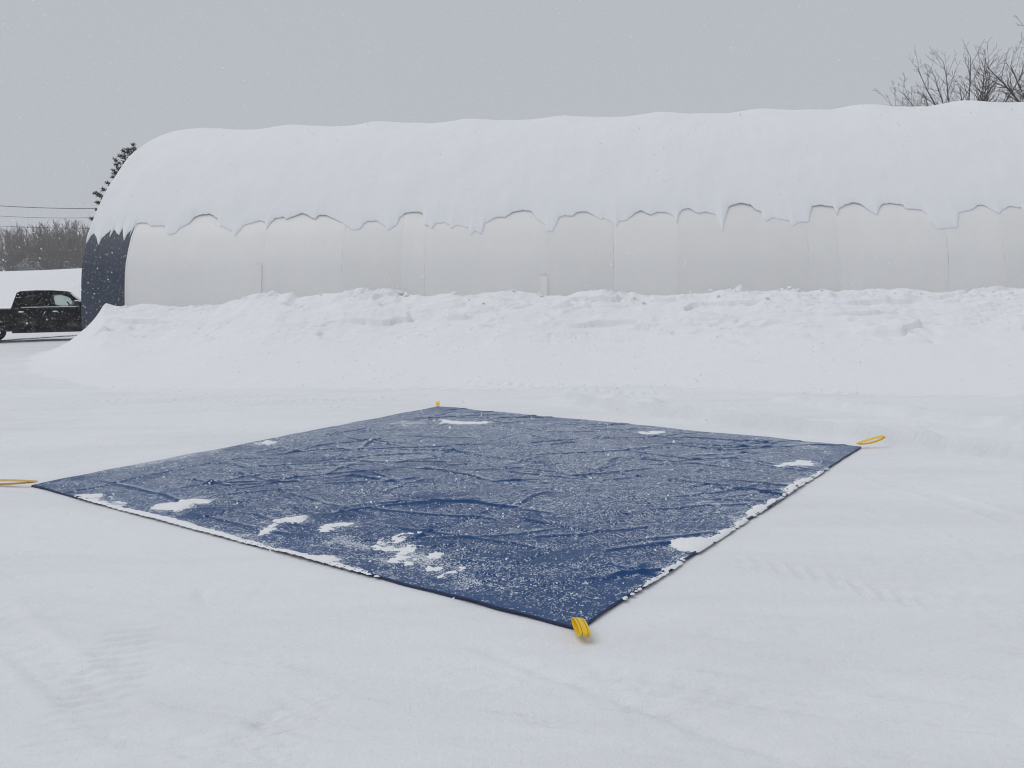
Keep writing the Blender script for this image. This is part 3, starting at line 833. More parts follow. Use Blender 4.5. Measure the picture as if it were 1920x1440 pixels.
SMEARS = [
    ('ragged line of snow crumbs below the crescent on the tarp', [(628, 1004), (648, 1003), (668, 1012), (690, 1020), (678, 1024), (652, 1018), (632, 1012)], 0, 0.1),
    ('thin snow crumbs near the front left edge of the tarp', [(868, 1084), (885, 1084), (892, 1098), (876, 1098)], 0, 0.1),
    ('snow wisps at the back edge near the right corner', [(1478, 832), (1500, 830), (1545, 831), (1530, 836), (1500, 837)], 0, 0.1),
    ('faint snow streak left of the peaked patch at the far corner', [(730, 794), (752, 788), (790, 789), (796, 794), (760, 798)], 0, 0.1),
    ('pale streak of snow crumbs in the right half of the tarp', [(1312, 944), (1330, 939), (1352, 941), (1345, 946)], 0, 0.1),
    ('drifted snow lip on the left back edge of the tarp', [(185, 880), (240, 869), (320, 855), (420, 836), (430, 838), (320, 860), (240, 875)], 0, 0.1),
]
def in_poly(X, Y, poly):
    ins = np.zeros(X.shape, bool); d = np.full(X.shape, 1e9)
    n_ = len(poly)
    for i in range(n_):
        x0, y0 = poly[i]; x1, y1 = poly[(i + 1) % n_]
        c = ((y0 > Y) != (y1 > Y)) & (X < (x1 - x0) * (Y - y0) / (y1 - y0 + 1e-12) + x0)
        ins ^= c
        dx, dy = x1 - x0, y1 - y0
        t = np.clip(((X - x0) * dx + (Y - y0) * dy) / (dx * dx + dy * dy + 1e-12), 0, 1)
        d = np.minimum(d, np.hypot(X - x0 - t * dx, Y - y0 - t * dy))
    return np.where(ins, d, -d)

# ------------------------------------------------------------------ the blue tarp
NT = 500
uu = np.linspace(0, 1, NT); 
UU, VV = np.meshgrid(uu, uu)
TX, TY = tarp_xy(UU, VV)
SIDE = 5.9
a_, b_ = UU * SIDE, VV * SIDE
ed = np.minimum(np.minimum(a_, SIDE - a_), np.minimum(b_, SIDE - b_))
inner = sstep(ed, 0.0, 0.35)
tz = 0.018 + 0.012 * fbm(TX / 1.1, TY / 0.8, 3, 100) * inner
wr1 = fbm(TX / 0.75 + 0.4 * fbm(TX / 1.3, TY / 1.3, 2, 101), TY / 0.38, 3, 102)
rid = np.exp(-(wr1 / 0.07) ** 2)
tz = tz + 0.009 * rid * inner * sstep(fbm(TX / 1.6, TY / 1.6, 2, 103), -0.35, 0.2)
wr2 = fbm((TX + 0.7 * TY) / 0.55, (TY - 0.5 * TX) / 0.95, 3, 104)
rid2 = np.exp(-(wr2 / 0.05) ** 2)
tz = tz + 0.005 * rid2 * inner
fold = np.zeros_like(tz)
for k, c0 in enumerate((0.26, 0.415, 0.56, 0.70, 0.83)):
    wig = 0.03 * fbm(VV * 5, VV * 0 + k, 2, 105)
    on = sstep(fbm(VV * 7, UU * 0 + k * 3.1, 2, 106), -0.5, 0.1)
    fold = fold + (1 if k % 2 == 0 else -0.8) * np.exp(-((a_ - c0 * SIDE - wig) / 0.022) ** 2) * (1 if k == 1 else on)
for k, c0 in enumerate((0.14, 0.30, 0.45, 0.60, 0.76, 0.9)):
    wig = 0.03 * fbm(UU * 5, UU * 0 + k, 2, 107)
    on = sstep(fbm(UU * 7, UU * 0 + k * 2.3, 2, 108), -0.35, 0.2)
    fold = fold + (1 if k % 2 else -0.8) * np.exp(-((b_ - c0 * SIDE - wig) / 0.022) ** 2) * on
tz = tz + 0.012 * fold * sstep(ed, 0, 0.1)
# the edges lift a little here and there
tz = tz + (0.005 + 0.010 * np.clip(fbm(TX / 0.6, TY / 0.6, 2, 109), -0.5, 1)) * np.exp(-(ed / 0.09) ** 2)
# outline waves
wob = 0.013 * np.exp(-(ed / 0.25) ** 2)
TX = TX + wob * fbm(TX / 0.9, TY / 0.9, 2, 110); TY = TY + wob * fbm(TX / 0.9, TY / 0.9, 2, 111)
# how much powder the wind has left
st1 = fbm(TX / 0.9 + 0.3 * TY, TY / 0.13, 4, 112)
pat = fbm(TX / 1.5, TY / 0.9, 4, 113)
frost = 0.40 + 0.06 * sstep(TY, 6, 10) + 0.065 * st1 + 0.05 * pat
gradn = np.gradient(tz, axis=1) / (SIDE / NT) + np.gradient(tz, axis=0) / (SIDE / NT)
frost = frost + np.clip(gradn * 1.2, -0.10, 0.10) - 0.02 * rid2 + 0.03 * rid - 0.22 * np.clip(np.abs(fold), 0, 1) * sstep(fold + 0.5, 0, 1)
far = sstep(TY, 4.6, 9.0)
frost = frost - 0.15 * (1 - far) * sstep(0.6 - UU, -0.1, 0.5)
blot = fbm(TX / 0.75, TY / 0.55, 3, 114)
frost = frost - 0.16 * sstep(blot, 0.12, 0.6) * sstep(0.75 - UU, 0, 0.3) * sstep(VV, 0.0, 0.3)
# brushed streaks where snow was swept about
br = fbm((TX + 0.35 * TY) / 0.8, (TY - 0.35 * TX) / 0.16, 3, 116)
frost = frost + 0.10 * sstep(br, 0.42, 0.75) * sstep(0.7 - UU, 0, 0.3) * sstep(fbm(TX / 1.0, TY / 1.0, 2, 117), -0.05, 0.3)
frost = frost - 0.06 * np.exp(-(ed / 0.05) ** 2) - 0.12 * np.exp(-(((UU - 1) ** 2 + VV ** 2) / 0.006)) - 0.2 * np.exp(-(((UU - 1) ** 2 + (VV - 1) ** 2) / 0.004))
# long soft wrinkles: powder gathers behind each, the near side stays bare
rw_ = random.Random(21)
for k in range(125):
    u0, v0 = rw_.uniform(0.04, 0.96), rw_.uniform(0.04, 0.96)
    x0, y0 = tarp_xy(u0, v0)
    fam = rw_.random()
    an = R(rw_.gauss(14, 9)) if fam < 0.5 else (R(rw_.gauss(-33, 10)) if fam < 0.75 else R(rw_.gauss(48, 14)))
    L = rw_.uniform(0.5, 2.0) if fam < 0.75 else rw_.uniform(0.3, 1.0)
    bend = rw_.gauss(0, 0.25)
    pts = []
    px_, py_ = float(x0), float(y0)
    for q in range(9):
        pts.append((px_, py_)); a2 = an + bend * (q / 8 - 0.5) * 2 + rw_.gauss(0, 0.06)
        px_ += math.cos(a2) * L / 8; py_ += math.sin(a2) * L / 8
    pa = np.array(pts); lo_, hi_ = pa.min(0) - 0.12, pa.max(0) + 0.12
    sel = (TX > lo_[0]) & (TX < hi_[0]) & (TY > lo_[1]) & (TY < hi_[1])
    if not sel.any(): continue
    d, sd_, al, LL = polyline_field(TX[sel], TY[sel], pts)
    fd = sstep(al, 0, 0.25 * LL) * sstep(LL - al, 0, 0.25 * LL) * rw_.uniform(0.5, 1.0)
    tz[sel] += 0.011 * fd * np.exp(-(d / 0.022) ** 2)
    sg = sd_ * d
    frost[sel] += fd * (0.27 * np.exp(-((sg - 0.030) / 0.026) ** 2) - 0.34 * np.exp(-((sg + 0.012) / 0.020) ** 2))
# a feathered skirt round every snow patch
for label, poly, hgt, rag in PATCHES + SMEARS:
    gp = np.array([gnd(*q, 0.03)[:2] for q in poly]); lo_, hi_ = gp.min(0) - 0.3, gp.max(0) + 0.3
    sel = (TX > lo_[0]) & (TX < hi_[0]) & (TY > lo_[1]) & (TY < hi_[1])
    if not sel.any(): continue
    sdf = in_poly(TX[sel], TY[sel], [tuple(q) for q in gp])
    sdf = sdf + 0.10 * fbm(TX[sel] / 0.16, TY[sel] / 0.10, 4, 210, 0.65)
    frost[sel] += (0.36 if hgt else 0.34) * sstep(sdf, -0.10, 0.06)
frost = np.clip(frost, 0.02, 1.25)
tarp = empty('blue_tarp', (float(TC['F'][0]), float(TC['F'][1]), 0.0))
tag(tarp, 'large square blue tarp powdered with snow and spread on the yard', 'tarp')
TO = np.array(tarp.location)
TP = np.stack([TX, TY, tz], -1)
fc = grid_faces(NT, NT)
o = mesh_np('sheet', TP.reshape(-1, 3) - TO, fc, TARP, tarp, True, {'frost': frost})
# turned hem hanging from the four edges
def edge_loop(A):
    return np.concatenate([A[0, :-1], A[:-1, -1], A[-1, :0:-1], A[:0:-1, 0]])
lo = edge_loop(TP); ctr = lo.mean(0)
n = len(lo)
drop = 0.016 + 0.004 * np.sin(np.arange(n) * 0.21)
outw = lo - ctr; outw[:, 2] = 0; outw /= np.linalg.norm(outw, axis=1)[:, None]
rows = [lo + np.array([0, 0, 0.0005]), lo + outw * 0.006 - np.array([0, 0, 0.004]), lo + outw * 0.005 - np.stack([0 * drop, 0 * drop, drop], -1), lo - outw * 0.03 - np.stack([0 * drop, 0 * drop, drop + 0.002], -1)]
rows = [np.concatenate([r_, r_[:1]]) for r_ in rows]
V = np.concatenate(rows) - TO
o = mesh_np('hem', V, grid_faces(4, n + 1), HEM, tarp)

def tarp_z(x, y):
    return 0.03

def ribbon(name, path, wvec, thick, mat_, parent, origin):
    """a flat band along path (3D points), width vectors wvec per point"""
    path = np.array(path, float); n_ = len(path)
    tg = np.gradient(path, axis=0); tg /= np.linalg.norm(tg, axis=1)[:, None]
    nrm_ = np.cross(tg, wvec); nrm_ /= np.linalg.norm(nrm_, axis=1)[:, None]
    h = np.array(wvec) / 2; t2 = nrm_ * thick / 2
    ring = np.stack([path - h - t2, path + h - t2, path + h + t2, path - h + t2, path - h - t2], 1)
    return mesh_np(name, ring.reshape(-1, 3) - origin, grid_faces(n_, 5), mat_, parent, smooth=False)

def strap(corner, ang, length, rise, width, mat_, label, lean=0.0, twist=0.0, lift=0.0, stitch=True, close=0.35):
    c = np.array(corner, float)
    d = np.array([math.cos(ang), math.sin(ang), 0]); pv = np.array([-d[1], d[0], 0])
    pts = []
    N = 36
    for k in range(N):
        t = k / (N - 1)
        # teardrop in the (along, up) plane
        a = t * 2 * math.pi
        r_ = length * (0.5 - 0.5 * math.cos(a)) ** 0.85
        hgt = rise * 0.5 * math.sin(a) * (abs(math.sin(a / 2)) ** close)
        pts.append((r_, hgt))
    path, wv = [], []
    for r_, h in pts:
        tw = twist * r_ / length
        upv = np.array([0, 0, 1.0]) * math.cos(lean) + pv * math.sin(lean)
        wdir = pv * math.cos(lean + tw) - np.array([0, 0, 1.0]) * math.sin(lean + tw)
        P_ = c - d * 0.05 + d * r_ + upv * h + np.array([0, 0, rise * 0.5 * math.cos(lean) + 0.008 + lift * (r_ / length) ** 1.5])
        path.append(P_); wv.append(wdir * width * (0.9 + 0.1 * min(1, r_ / (0.4 * length))))
    o_ = ribbon('strap_loop', path, wv, 0.0035, mat_, tarp, TO)
    o_['label'] = label
    if stitch:
        for sgn in (-0.27, 0.27):
            up_half = slice(2, N // 2 + 6)
            pa = np.array(path)[up_half]; wa = np.array(wv)[up_half]
            tg = np.gradient(pa, axis=0); nn = np.cross(tg, wa); nn /= np.linalg.norm(nn, axis=1)[:, None]
            outn = nn * np.sign((nn @ np.array([0, 0, 1.0]))[3])
            ribbon('stitching', pa + wa * sgn + outn * 0.0022, wa / np.linalg.norm(wa, axis=1)[:, None] * 0.0018, 0.0008, STITCH, o_, TO)
    return o_
pF, pR, pL, pB = TC['F'], TC['R'], TC['L'], TC['B']
tip = gnd(1099, 1212); strap(pF, math.atan2(tip[1] - pF[1], tip[0] - pF[0]), 0.21, 0.045, 0.056, YELLOW, 'yellow strap loop with dark stitching at the near corner', 0.15, close=0.0)
tip = gnd(1662, 838); strap(pR, math.atan2(tip[1] - pR[1], tip[0] - pR[0]), 0.33, 0.055, 0.032, YELLOW, 'yellow strap loop standing up off the snow at the right corner', -0.3, 0.0, 0.06, False)
tip = gnd(-40, 915); strap(pL, math.atan2(tip[1] - pL[1], tip[0] - pL[0]), 0.62, 0.045, 0.030, YELLOW_PALE, 'snow dusted strap loop stretched out from the left corner', 0.25, 0.2, 0, False)
tip = gnd(818, 750); strap(pB, math.atan2(tip[1] - pB[1], tip[0] - pB[0]), 0.12, 0.045, 0.055, YELLOW, 'short yellow strap tab at the far corner of the tarp', 0.0, 0, 0.02, False)

# ---- loose snow lying on the tarp
def components(mask):
    lab = np.zeros(mask.shape, int); n_ = 0; sizes = [0]
    for i0, j0 in zip(*np.where(mask)):
        if lab[i0, j0]: continue
        n_ += 1; st_ = [(i0, j0)]; lab[i0, j0] = n_; c = 0
        while st_:
            i, j = st_.pop(); c += 1
            for a, b in ((i + 1, j), (i - 1, j), (i, j + 1), (i, j - 1)):
                if 0 <= a < mask.shape[0] and 0 <= b < mask.shape[1] and mask[a, b] and not lab[a, b]:
                    lab[a, b] = n_; st_.append((a, b))
        sizes.append(c)
    return lab, sizes
crumbV, crumbF, crumbN = [], [], 0
for pi, (label, poly, hgt, rag) in enumerate(PATCHES):
    gp = np.array([gnd(*q, 0.03)[:2] for q in poly])
    lo_, hi_ = gp.min(0) - 0.15, gp.max(0) + 0.15
    cell = max(0.010, math.sqrt(np.prod(hi_ - lo_) / 26000))
    gx, gy = np.meshgrid(np.arange(lo_[0], hi_[0], cell), np.arange(lo_[1], hi_[1], cell))
    sdf = in_poly(gx, gy, [tuple(q) for q in gp])
    sdf = sdf + rag * (fbm(gx / 0.16, gy / 0.16, 4, 130 + pi, 0.62)) * 0.9 + (0.012 + 0.012 * (rag > 0.02)) * fbm(gx / 0.035, gy / 0.03, 3, 170 + pi, 0.7)
    if rag > 0.15: sdf = np.minimum(sdf, 0.5 * (fbm(gx / 0.12, gy / 0.09, 3, 190 + pi) + 0.12) * 0.2 + 0.01)
    sdf = np.minimum(sdf, tarp_inside(gx, gy) + 0.012)
    hgt = hgt * (0.75 if hgt > 0.04 else 0.45)
    dep = hgt * (1 - np.exp(-np.clip(sdf, 0, 1) / (1.6 * hgt + 0.03)))
    dep = dep * (1 + 0.25 * fbm(gx / 0.2, gy / 0.2, 3, 150 + pi))
    # tarp height under it
    # inverse of the bilinear map by nearest sample
    f, r_, l = TC['F'][:2], TC['R'][:2], TC['L'][:2]
    M = np.linalg.inv(np.array([[r_[0] - f[0], l[0] - f[0]], [r_[1] - f[1], l[1] - f[1]]]))
    q = np.stack([gx - f[0], gy - f[1]], -1) @ M.T
    iu = np.clip((q[..., 0] * (NT - 1)).round().astype(int), 0, NT - 1); iv = np.clip((q[..., 1] * (NT - 1)).round().astype(int), 0, NT - 1)
    bz = tz[iv, iu]
    mk = sdf > 0
    kf = mk[:-1, :-1] | mk[1:, 1:] | mk[1:, :-1] | mk[:-1, 1:]
    if not kf.any(): continue
    zz = np.where(mk, bz + dep + 0.001, bz - 0.005)
    PA = np.stack([gx, gy, zz], -1).reshape(-1, 3)
    lab, sizes = components(kf)
    main = int(np.argmax(sizes)) if rag < 0.15 else -1
    for which, sel in (('main', kf & (lab == main)), ('rest', kf & (lab != main))):
        if not sel.any(): continue
        faces = grid_faces(gx.shape[0], gx.shape[1], sel)
        used = np.unique(faces); remap = np.zeros(gx.size, int); remap[used] = np.arange(len(used))
        if which == 'main':
            o = mesh_np('snow_patch', PA[used], remap[faces], SNOW_PATCH)
            tag(o, label, 'snow patch', 'snow patches lying on the blue tarp')
        else:
            crumbV.append(PA[used]); crumbF.append(remap[faces] + crumbN); crumbN += len(used)
o = mesh_np('snow_crumbs', np.concatenate(crumbV), np.concatenate(crumbF), SNOW_PATCH)
tag(o, 'loose crumbs of snow scattered over the blue tarp', None, None, 'stuff')

# ------------------------------------------------------------------ pickup
def build_truck():
    T0 = empty('pickup_truck', (0, 0, 0))
    tag(T0, 'black crew cab pickup parked behind the end of the arched building', 'pickup truck')
    W = 0.99
    def sideprism(name, poly, m_, y0=-W, y1=W, bev=0.03, parent=T0):
        bm = bmesh.new(); prism(bm, poly, y0, y1)
        return obj_bm(name, bm, m_, parent, True, bev, 3)
    def arch(cx, r, n=14, z0=0.52, a0=0, a1=math.pi):
        return [(cx + r * math.cos(a1 - (a1 - a0) * k / n), z0 + r * math.sin(a1 - (a1 - a0) * k / n) * 0.92) for k in range(n + 1)]
    # x forward, rear axle at 0, front axle at 3.68
    # bed
    bedp = [(-1.18, 0.60), (-0.56, 0.52)] + arch(0, 0.54, 14, 0.52)[1:-1] + [(0.56, 0.52), (0.70, 0.50), (0.70, 1.27), (-1.16, 1.29), (-1.20, 1.1)]
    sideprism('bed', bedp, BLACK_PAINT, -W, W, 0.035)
    bm = bmesh.new(); box(bm, -1.10, 0.64, -0.80, 0.80, 1.20, 1.305)
    # cab lower body with door skins
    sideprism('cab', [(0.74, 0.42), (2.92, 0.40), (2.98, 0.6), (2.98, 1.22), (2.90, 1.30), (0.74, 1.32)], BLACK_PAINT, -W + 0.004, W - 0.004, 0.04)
    for sgn in (-1, 1):
        for nm, x0, x1 in (('rear_door', 0.86, 1.84), ('front_door', 1.862, 2.90)):
            bm = bmesh.new()
            n_ = 8
            zs = [0.46, 0.52, 0.60, 0.80, 1.00, 1.14, 1.24, 1.305]
            of = [0.004, 0.012, 0.020, 0.012, 0.016, 0.026, 0.020, 0.0]
            xs_ = [x0, x0 + 0.03, (x0 + x1) / 2, x1 - 0.03, x1]
            ex = [-0.012, 0, 0.004, 0, -0.012]
            vs = [[bm.verts.new((x, sgn * (W + o_ + e_), z_)) for x, e_ in zip(xs_, ex)] for z_, o_ in zip(zs, of)]
            for i in range(n_ - 1):
                for j in range(4): bm.faces.new((vs[i][j], vs[i][j + 1], vs[i + 1][j + 1], vs[i + 1][j]))
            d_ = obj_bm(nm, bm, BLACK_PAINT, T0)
            sm = d_.modifiers.new('solid', 'SOLIDIFY'); sm.thickness = 0.03; sm.offset = 0
            # handle with a cap of snow
            bm = bmesh.new(); hx = x0 + 0.09
            box(bm, hx, hx + 0.20, sgn * (W + 0.03) - 0.016, sgn * (W + 0.03) + 0.03 * sgn + 0.0, 1.115, 1.15)
            obj_bm('handle', bm, BLACK_PLASTIC, d_, True, 0.008)
            bm = bmesh.new(); bmesh.ops.create_icosphere(bm, subdivisions=2, radius=1)
            for v in bm.verts: v.co = Vector((hx + 0.10 + v.co.x * 0.09, sgn * (W + 0.045) + v.co.y * 0.03, 1.158 + v.co.z * 0.028))
            obj_bm('handle_snow', bm, SNOW_PATCH, d_)
        # bright belt strip
        bm = bmesh.new(); box(bm, 1.05, 2.78, sgn * (W + 0.0) - 0.012, sgn * (W + 0.0) + 0.016, 1.318, 1.342)
        obj_bm('belt_trim', bm, CHROME, T0, False)
        # running board
        bm = bmesh.new(); box(bm, 0.72, 3.0, sgn * 0.84 - 0.10, sgn * 0.84 + 0.10, 0.36, 0.43)
        obj_bm('running_board', bm, BLACK_PLASTIC, T0, True, 0.02)
    # front: fenders and hood
    fr = [(3.0, 0.42), (3.10, 0.50)] + arch(3.68, 0.54, 14, 0.52)[1:-1] + [(4.26, 0.50), (4.62, 0.46), (4.68, 0.60), (4.66, 1.10), (4.55, 1.19), (3.0, 1.29)]
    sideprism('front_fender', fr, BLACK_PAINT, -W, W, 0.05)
    bm = bmesh.new(); prism(bm, [(2.98, 1.285), (4.52, 1.19), (4.50, 1.225), (3.9, 1.30), (2.98, 1.345)], -0.78, 0.78)
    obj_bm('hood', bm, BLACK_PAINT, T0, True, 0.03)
    bm = bmesh.new(); box(bm, 4.655, 4.73, -0.70, 0.70, 0.72, 1.12); obj_bm('grille', bm, CHROME, T0, True, 0.03)
    for sgn in (-1, 1):
        bm = bmesh.new(); box(bm, 4.60, 4.70, sgn * 0.86 - 0.14, sgn * 0.86 + 0.14, 0.84, 1.10); obj_bm('headlight', bm, CLEAR_LAMP, T0, True, 0.03)
        bm = bmesh.new(); box(bm, -1.23, -1.15, sgn * 0.90 - 0.10, sgn * 0.90 + 0.085, 0.86, 1.22); obj_bm('tail_light', bm, RED_LAMP, T0, True, 0.02)
    bm = bmesh.new(); box(bm, 4.62, 4.80, -0.96, 0.96, 0.48, 0.70); obj_bm('front_bumper', bm, CHROME, T0, True, 0.05)
    bm = bmesh.new(); box(bm, -1.34, -1.16, -0.94, 0.94, 0.50, 0.68); obj_bm('rear_bumper', bm, CHROME, T0, True, 0.04)
    # greenhouse: pillars, roof, panes
    ZB, ZR = 1.315, 1.90
    YB, YR = 0.965, 0.80
    def gp(x, z, sgn, ins=0.0):
        t = (z - ZB) / (ZR - ZB)
        return Vector((x, sgn * (YB + (YR - YB) * t - ins), z))
    roof_poly = [(0.92, 1.86), (1.05, 1.935), (1.5, 1.962), (2.0, 1.955), (2.35, 1.92), (2.48, 1.875), (2.35, 1.865), (1.05, 1.865)]
    bm = bmesh.new(); prism(bm, roof_poly, -0.80, 0.80)
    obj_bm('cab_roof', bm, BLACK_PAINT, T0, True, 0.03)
    def bar4(name, pa, pb, pc, pd, sgn, m_=BLACK_PAINT, th=0.05, ins=0.0, parent=T0):
        bm = bmesh.new()
        quadprism(bm, [gp(*pa, sgn, ins), gp(*pb, sgn, ins), gp(*pc, sgn, ins), gp(*pd, sgn, ins)], (0, -sgn * th, 0))
        return obj_bm(name, bm, m_, parent, True, 0.006 if th > 0.02 else 0)
    for sgn in (-1, 1):
        bar4('rear_pillar', (0.76, ZB), (1.00, ZB), (1.16, 1.88), (0.94, 1.88), sgn)
        bar4('centre_pillar', (1.80, ZB), (1.94, ZB), (1.88, 1.88), (1.76, 1.88), sgn)
        bar4('front_pillar', (2.80, ZB), (3.05, ZB), (2.44, 1.88), (2.28, 1.90), sgn)
        bar4('rear_window', (1.00, ZB + .01), (1.80, ZB + .01), (1.76, 1.86), (1.16, 1.86), sgn, DARK_GLASS, 0.006, 0.012)
        bar4('front_window', (1.94, ZB + .01), (2.80, ZB + .01), (2.28, 1.88), (1.88, 1.86), sgn, GLASS, 0.005, 0.012)
        bm = bmesh.new(); quadprism(bm, [gp(1.08, 1.85, sgn), gp(2.36, 1.85, sgn), gp(2.30, 1.90, sgn), gp(1.06, 1.90, sgn)], (0, -sgn * 0.06, 0))
        obj_bm('roof_rail', bm, BLACK_PAINT, T0, True, 0.01)
        # mirror
        bm = bmesh.new(); box(bm, 2.66, 2.80, sgn * 1.14 - 0.11, sgn * 1.14 + 0.11, 1.34, 1.54)
        mr_ = obj_bm('wing_mirror', bm, BLACK_PLASTIC, T0, True, 0.04)
        bm = bmesh.new(); box(bm, 2.70, 2.77, sgn * 1.0 - 0.06, sgn * 1.0 + 0.06, 1.33, 1.40); obj_bm('mirror_arm', bm, BLACK_PLASTIC, mr_, True, 0.01)
        bm = bmesh.new(); bmesh.ops.create_icosphere(bm, subdivisions=2, radius=1)
        for v in bm.verts: v.co = Vector((2.73 + v.co.x * 0.08, sgn * 1.14 + v.co.y * 0.10, 1.545 + v.co.z * 0.03))
        obj_bm('mirror_snow', bm, SNOW_PATCH, mr_)
    bm = bmesh.new(); quadprism(bm, [Vector((3.03, -0.90, ZB + 0.0)), Vector((3.03, 0.90, ZB + 0.0)), Vector((2.46, 0.76, 1.88)), Vector((2.46, -0.76, 1.88))], (-0.006, 0, 0))
    obj_bm('windscreen', bm, GLASS, T0, False)
    bm = bmesh.new(); quadprism(bm, [Vector((0.785, -0.88, ZB + 0.02)), Vector((0.785, 0.88, ZB + 0.02)), Vector((0.945, 0.76, 1.86)), Vector((0.945, -0.76, 1.86))], (0.006, 0, 0))
    obj_bm('rear_glass', bm, DARK_GLASS, T0, False)
    # inside
    for sgn in (-1, 1):
        bm = bmesh.new(); box(bm, 1.72, 1.90, sgn * 0.42 - 0.26, sgn * 0.42 + 0.26, 0.9, 1.50); box(bm, 1.74, 1.86, sgn * 0.42 - 0.13, sgn * 0.42 + 0.13, 1.52, 1.72)
        obj_bm('seat', bm, SEAT, T0, True, 0.04)
    bm = bmesh.new(); box(bm, 2.52, 2.95, -0.88, 0.88, 1.1, 1.36); obj_bm('dashboard', bm, BLACK_PLASTIC, T0, True, 0.05)
    bm = bmesh.new(); bmesh.ops.create_cone(bm, segments=20, radius1=0.19, radius2=0.19, depth=0.03, cap_ends=False)
    for v in bm.verts: v.co = Matrix.Rotation(R(62), 3, 'Y') @ v.co + Vector((2.42, 0.42, 1.36))
    sw = obj_bm('steering_wheel', bm, BLACK_PLASTIC, T0); sm = sw.modifiers.new('solid', 'SOLIDIFY'); sm.thickness = 0.03
    # underbody and wheels
    bm = bmesh.new(); box(bm, -1.1, 4.5, -0.62, 0.62, 0.42, 0.60); obj_bm('chassis', bm, BLACK_PLASTIC, T0, False)
    for ax_ in (0.0, 3.68):
        for sgn in (-1, 1):
            wh = bpy.data.objects.new('wheel', None); COL.objects.link(wh); wh.parent = T0; wh.location = (ax_, sgn * 0.86, 0.41)
            bm = bmesh.new()
            pr = [(0.24, -0.13), (0.36, -0.135), (0.40, -0.11), (0.41, -0.05), (0.41, 0.05), (0.40, 0.11), (0.36, 0.135), (0.24, 0.13)]
            n_ = 32
            rings = [[bm.verts.new((r_ * math.cos(2 * math.pi * k / n_), y, r_ * math.sin(2 * math.pi * k / n_))) for r_, y in pr] for k in range(n_)]
            for k in range(n_):
                for j in range(len(pr) - 1):
                    bm.faces.new((rings[k][j], rings[k][j + 1], rings[(k + 1) % n_][j + 1], rings[(k + 1) % n_][j]))
            obj_bm('tyre', bm, RUBBER, wh)
            bm = bmesh.new()
            y0 = sgn * 0.09
            for k in range(6):
                a = k * math.pi / 3
                c_, s_ = math.cos(a), math.sin(a)
                q = [Vector((0.05 * c_ - 0.035 * s_, y0, 0.05 * s_ + 0.035 * c_)), Vector((0.245 * c_ - 0.045 * s_, y0, 0.245 * s_ + 0.045 * c_)), Vector((0.245 * c_ + 0.045 * s_, y0, 0.245 * s_ - 0.045 * c_)), Vector((0.05 * c_ + 0.035 * s_, y0, 0.05 * s_ - 0.035 * c_))]
                quadprism(bm, q, (0, -sgn * 0.04, 0))
            n_ = 28
            for (ra, ya), (rb, yb) in (((0.255, y0 + sgn * 0.03), (0.235, y0)), ((0.235, y0), (0.235, -sgn * 0.1)), ((0.08, y0 + sgn * 0.004), (0.001, y0 + sgn * 0.02))):
                a_v = [bm.verts.new((ra * math.cos(2 * math.pi * k / n_), ya, ra * math.sin(2 * math.pi * k / n_))) for k in range(n_)]
                b_v = [bm.verts.new((rb * math.cos(2 * math.pi * k / n_), yb, rb * math.sin(2 * math.pi * k / n_))) for k in range(n_)]
                for k in range(n_): bm.faces.new((a_v[k], a_v[(k + 1) % n_], b_v[(k + 1) % n_], b_v[k]))
            obj_bm('rim', bm, RIM, wh)
    # thin snow on the roof
    xs_ = np.linspace(1.0, 2.3, 30); ys_ = np.linspace(-0.72, 0.72, 24)
    XX, YY = np.meshgrid(xs_, ys_)
    zt = np.interp(XX, [0.92, 1.05, 1.5, 2.0, 2.35, 2.48], [1.86, 1.935, 1.962, 1.955, 1.92, 1.875])
    ee = np.minimum(np.minimum(XX - 1.0, 2.3 - XX), 0.72 - np.abs(YY))
    mesh_np('roof_snow_dusting', np.stack([XX, YY, zt - 0.004 + 0.022 * sstep(ee, 0, 0.12) + 0.006 * fbm(XX / .2, YY / .2, 2, 200)], -1).reshape(-1, 3), grid_faces(24, 30), SNOW_PATCH, T0)
    T0.scale = (1.12, 1, 1)
    for c in T0.children:
        if c.name.startswith('wheel'): c.scale = (1 / 1.12, 1, 1)
    return T0
truck = build_truck()
rw = at(-16, 640, 31.6)
truck.location = (rw[0], rw[1], float(ground_z(np.array([rw[0]]), np.array([rw[1]]))[0]) - 0.01)
truck.rotation_euler = (0, 0, R(24))

# ------------------------------------------------------------------ trees
def tubes(segs, sides=4):
    """segs: list of (p0, p1, r0, r1) -> vertices, quads"""
    A = np.array([s[0] for s in segs]); B = np.array([s[1] for s in segs]); ra = np.array([s[2] for s in segs]); rb = np.array([s[3] for s in segs])
    d = B - A; d /= (np.linalg.norm(d, axis=1)[:, None] + 1e-9)
    ref = np.where(np.abs(d[:, 2:3]) > 0.9, np.array([[1.0, 0, 0]]), np.array([[0, 0, 1.0]]))
    e1 = np.cross(d, ref); e1 /= np.linalg.norm(e1, axis=1)[:, None]
    e2 = np.cross(d, e1)
    V = []
    for k in range(sides):
        a = 2 * math.pi * k / sides
        o_ = e1 * math.cos(a) + e2 * math.sin(a)
        V.append(A + o_ * ra[:, None])
    for k in range(sides):
        a = 2 * math.pi * k / sides
        o_ = e1 * math.cos(a) + e2 * math.sin(a)
        V.append(B + o_ * rb[:, None])
    V = np.stack(V, 1)                                                # n, 2*sides, 3
    base = np.arange(len(segs))[:, None] * (2 * sides)
    Fq = []
    for k in range(sides):
        k2 = (k + 1) % sides
        Fq.append(np.concatenate([base + k, base + k2, base + sides + k2, base + sides + k], 1))
    return V.reshape(-1, 3), np.stack(Fq, 1).reshape(-1, 4)

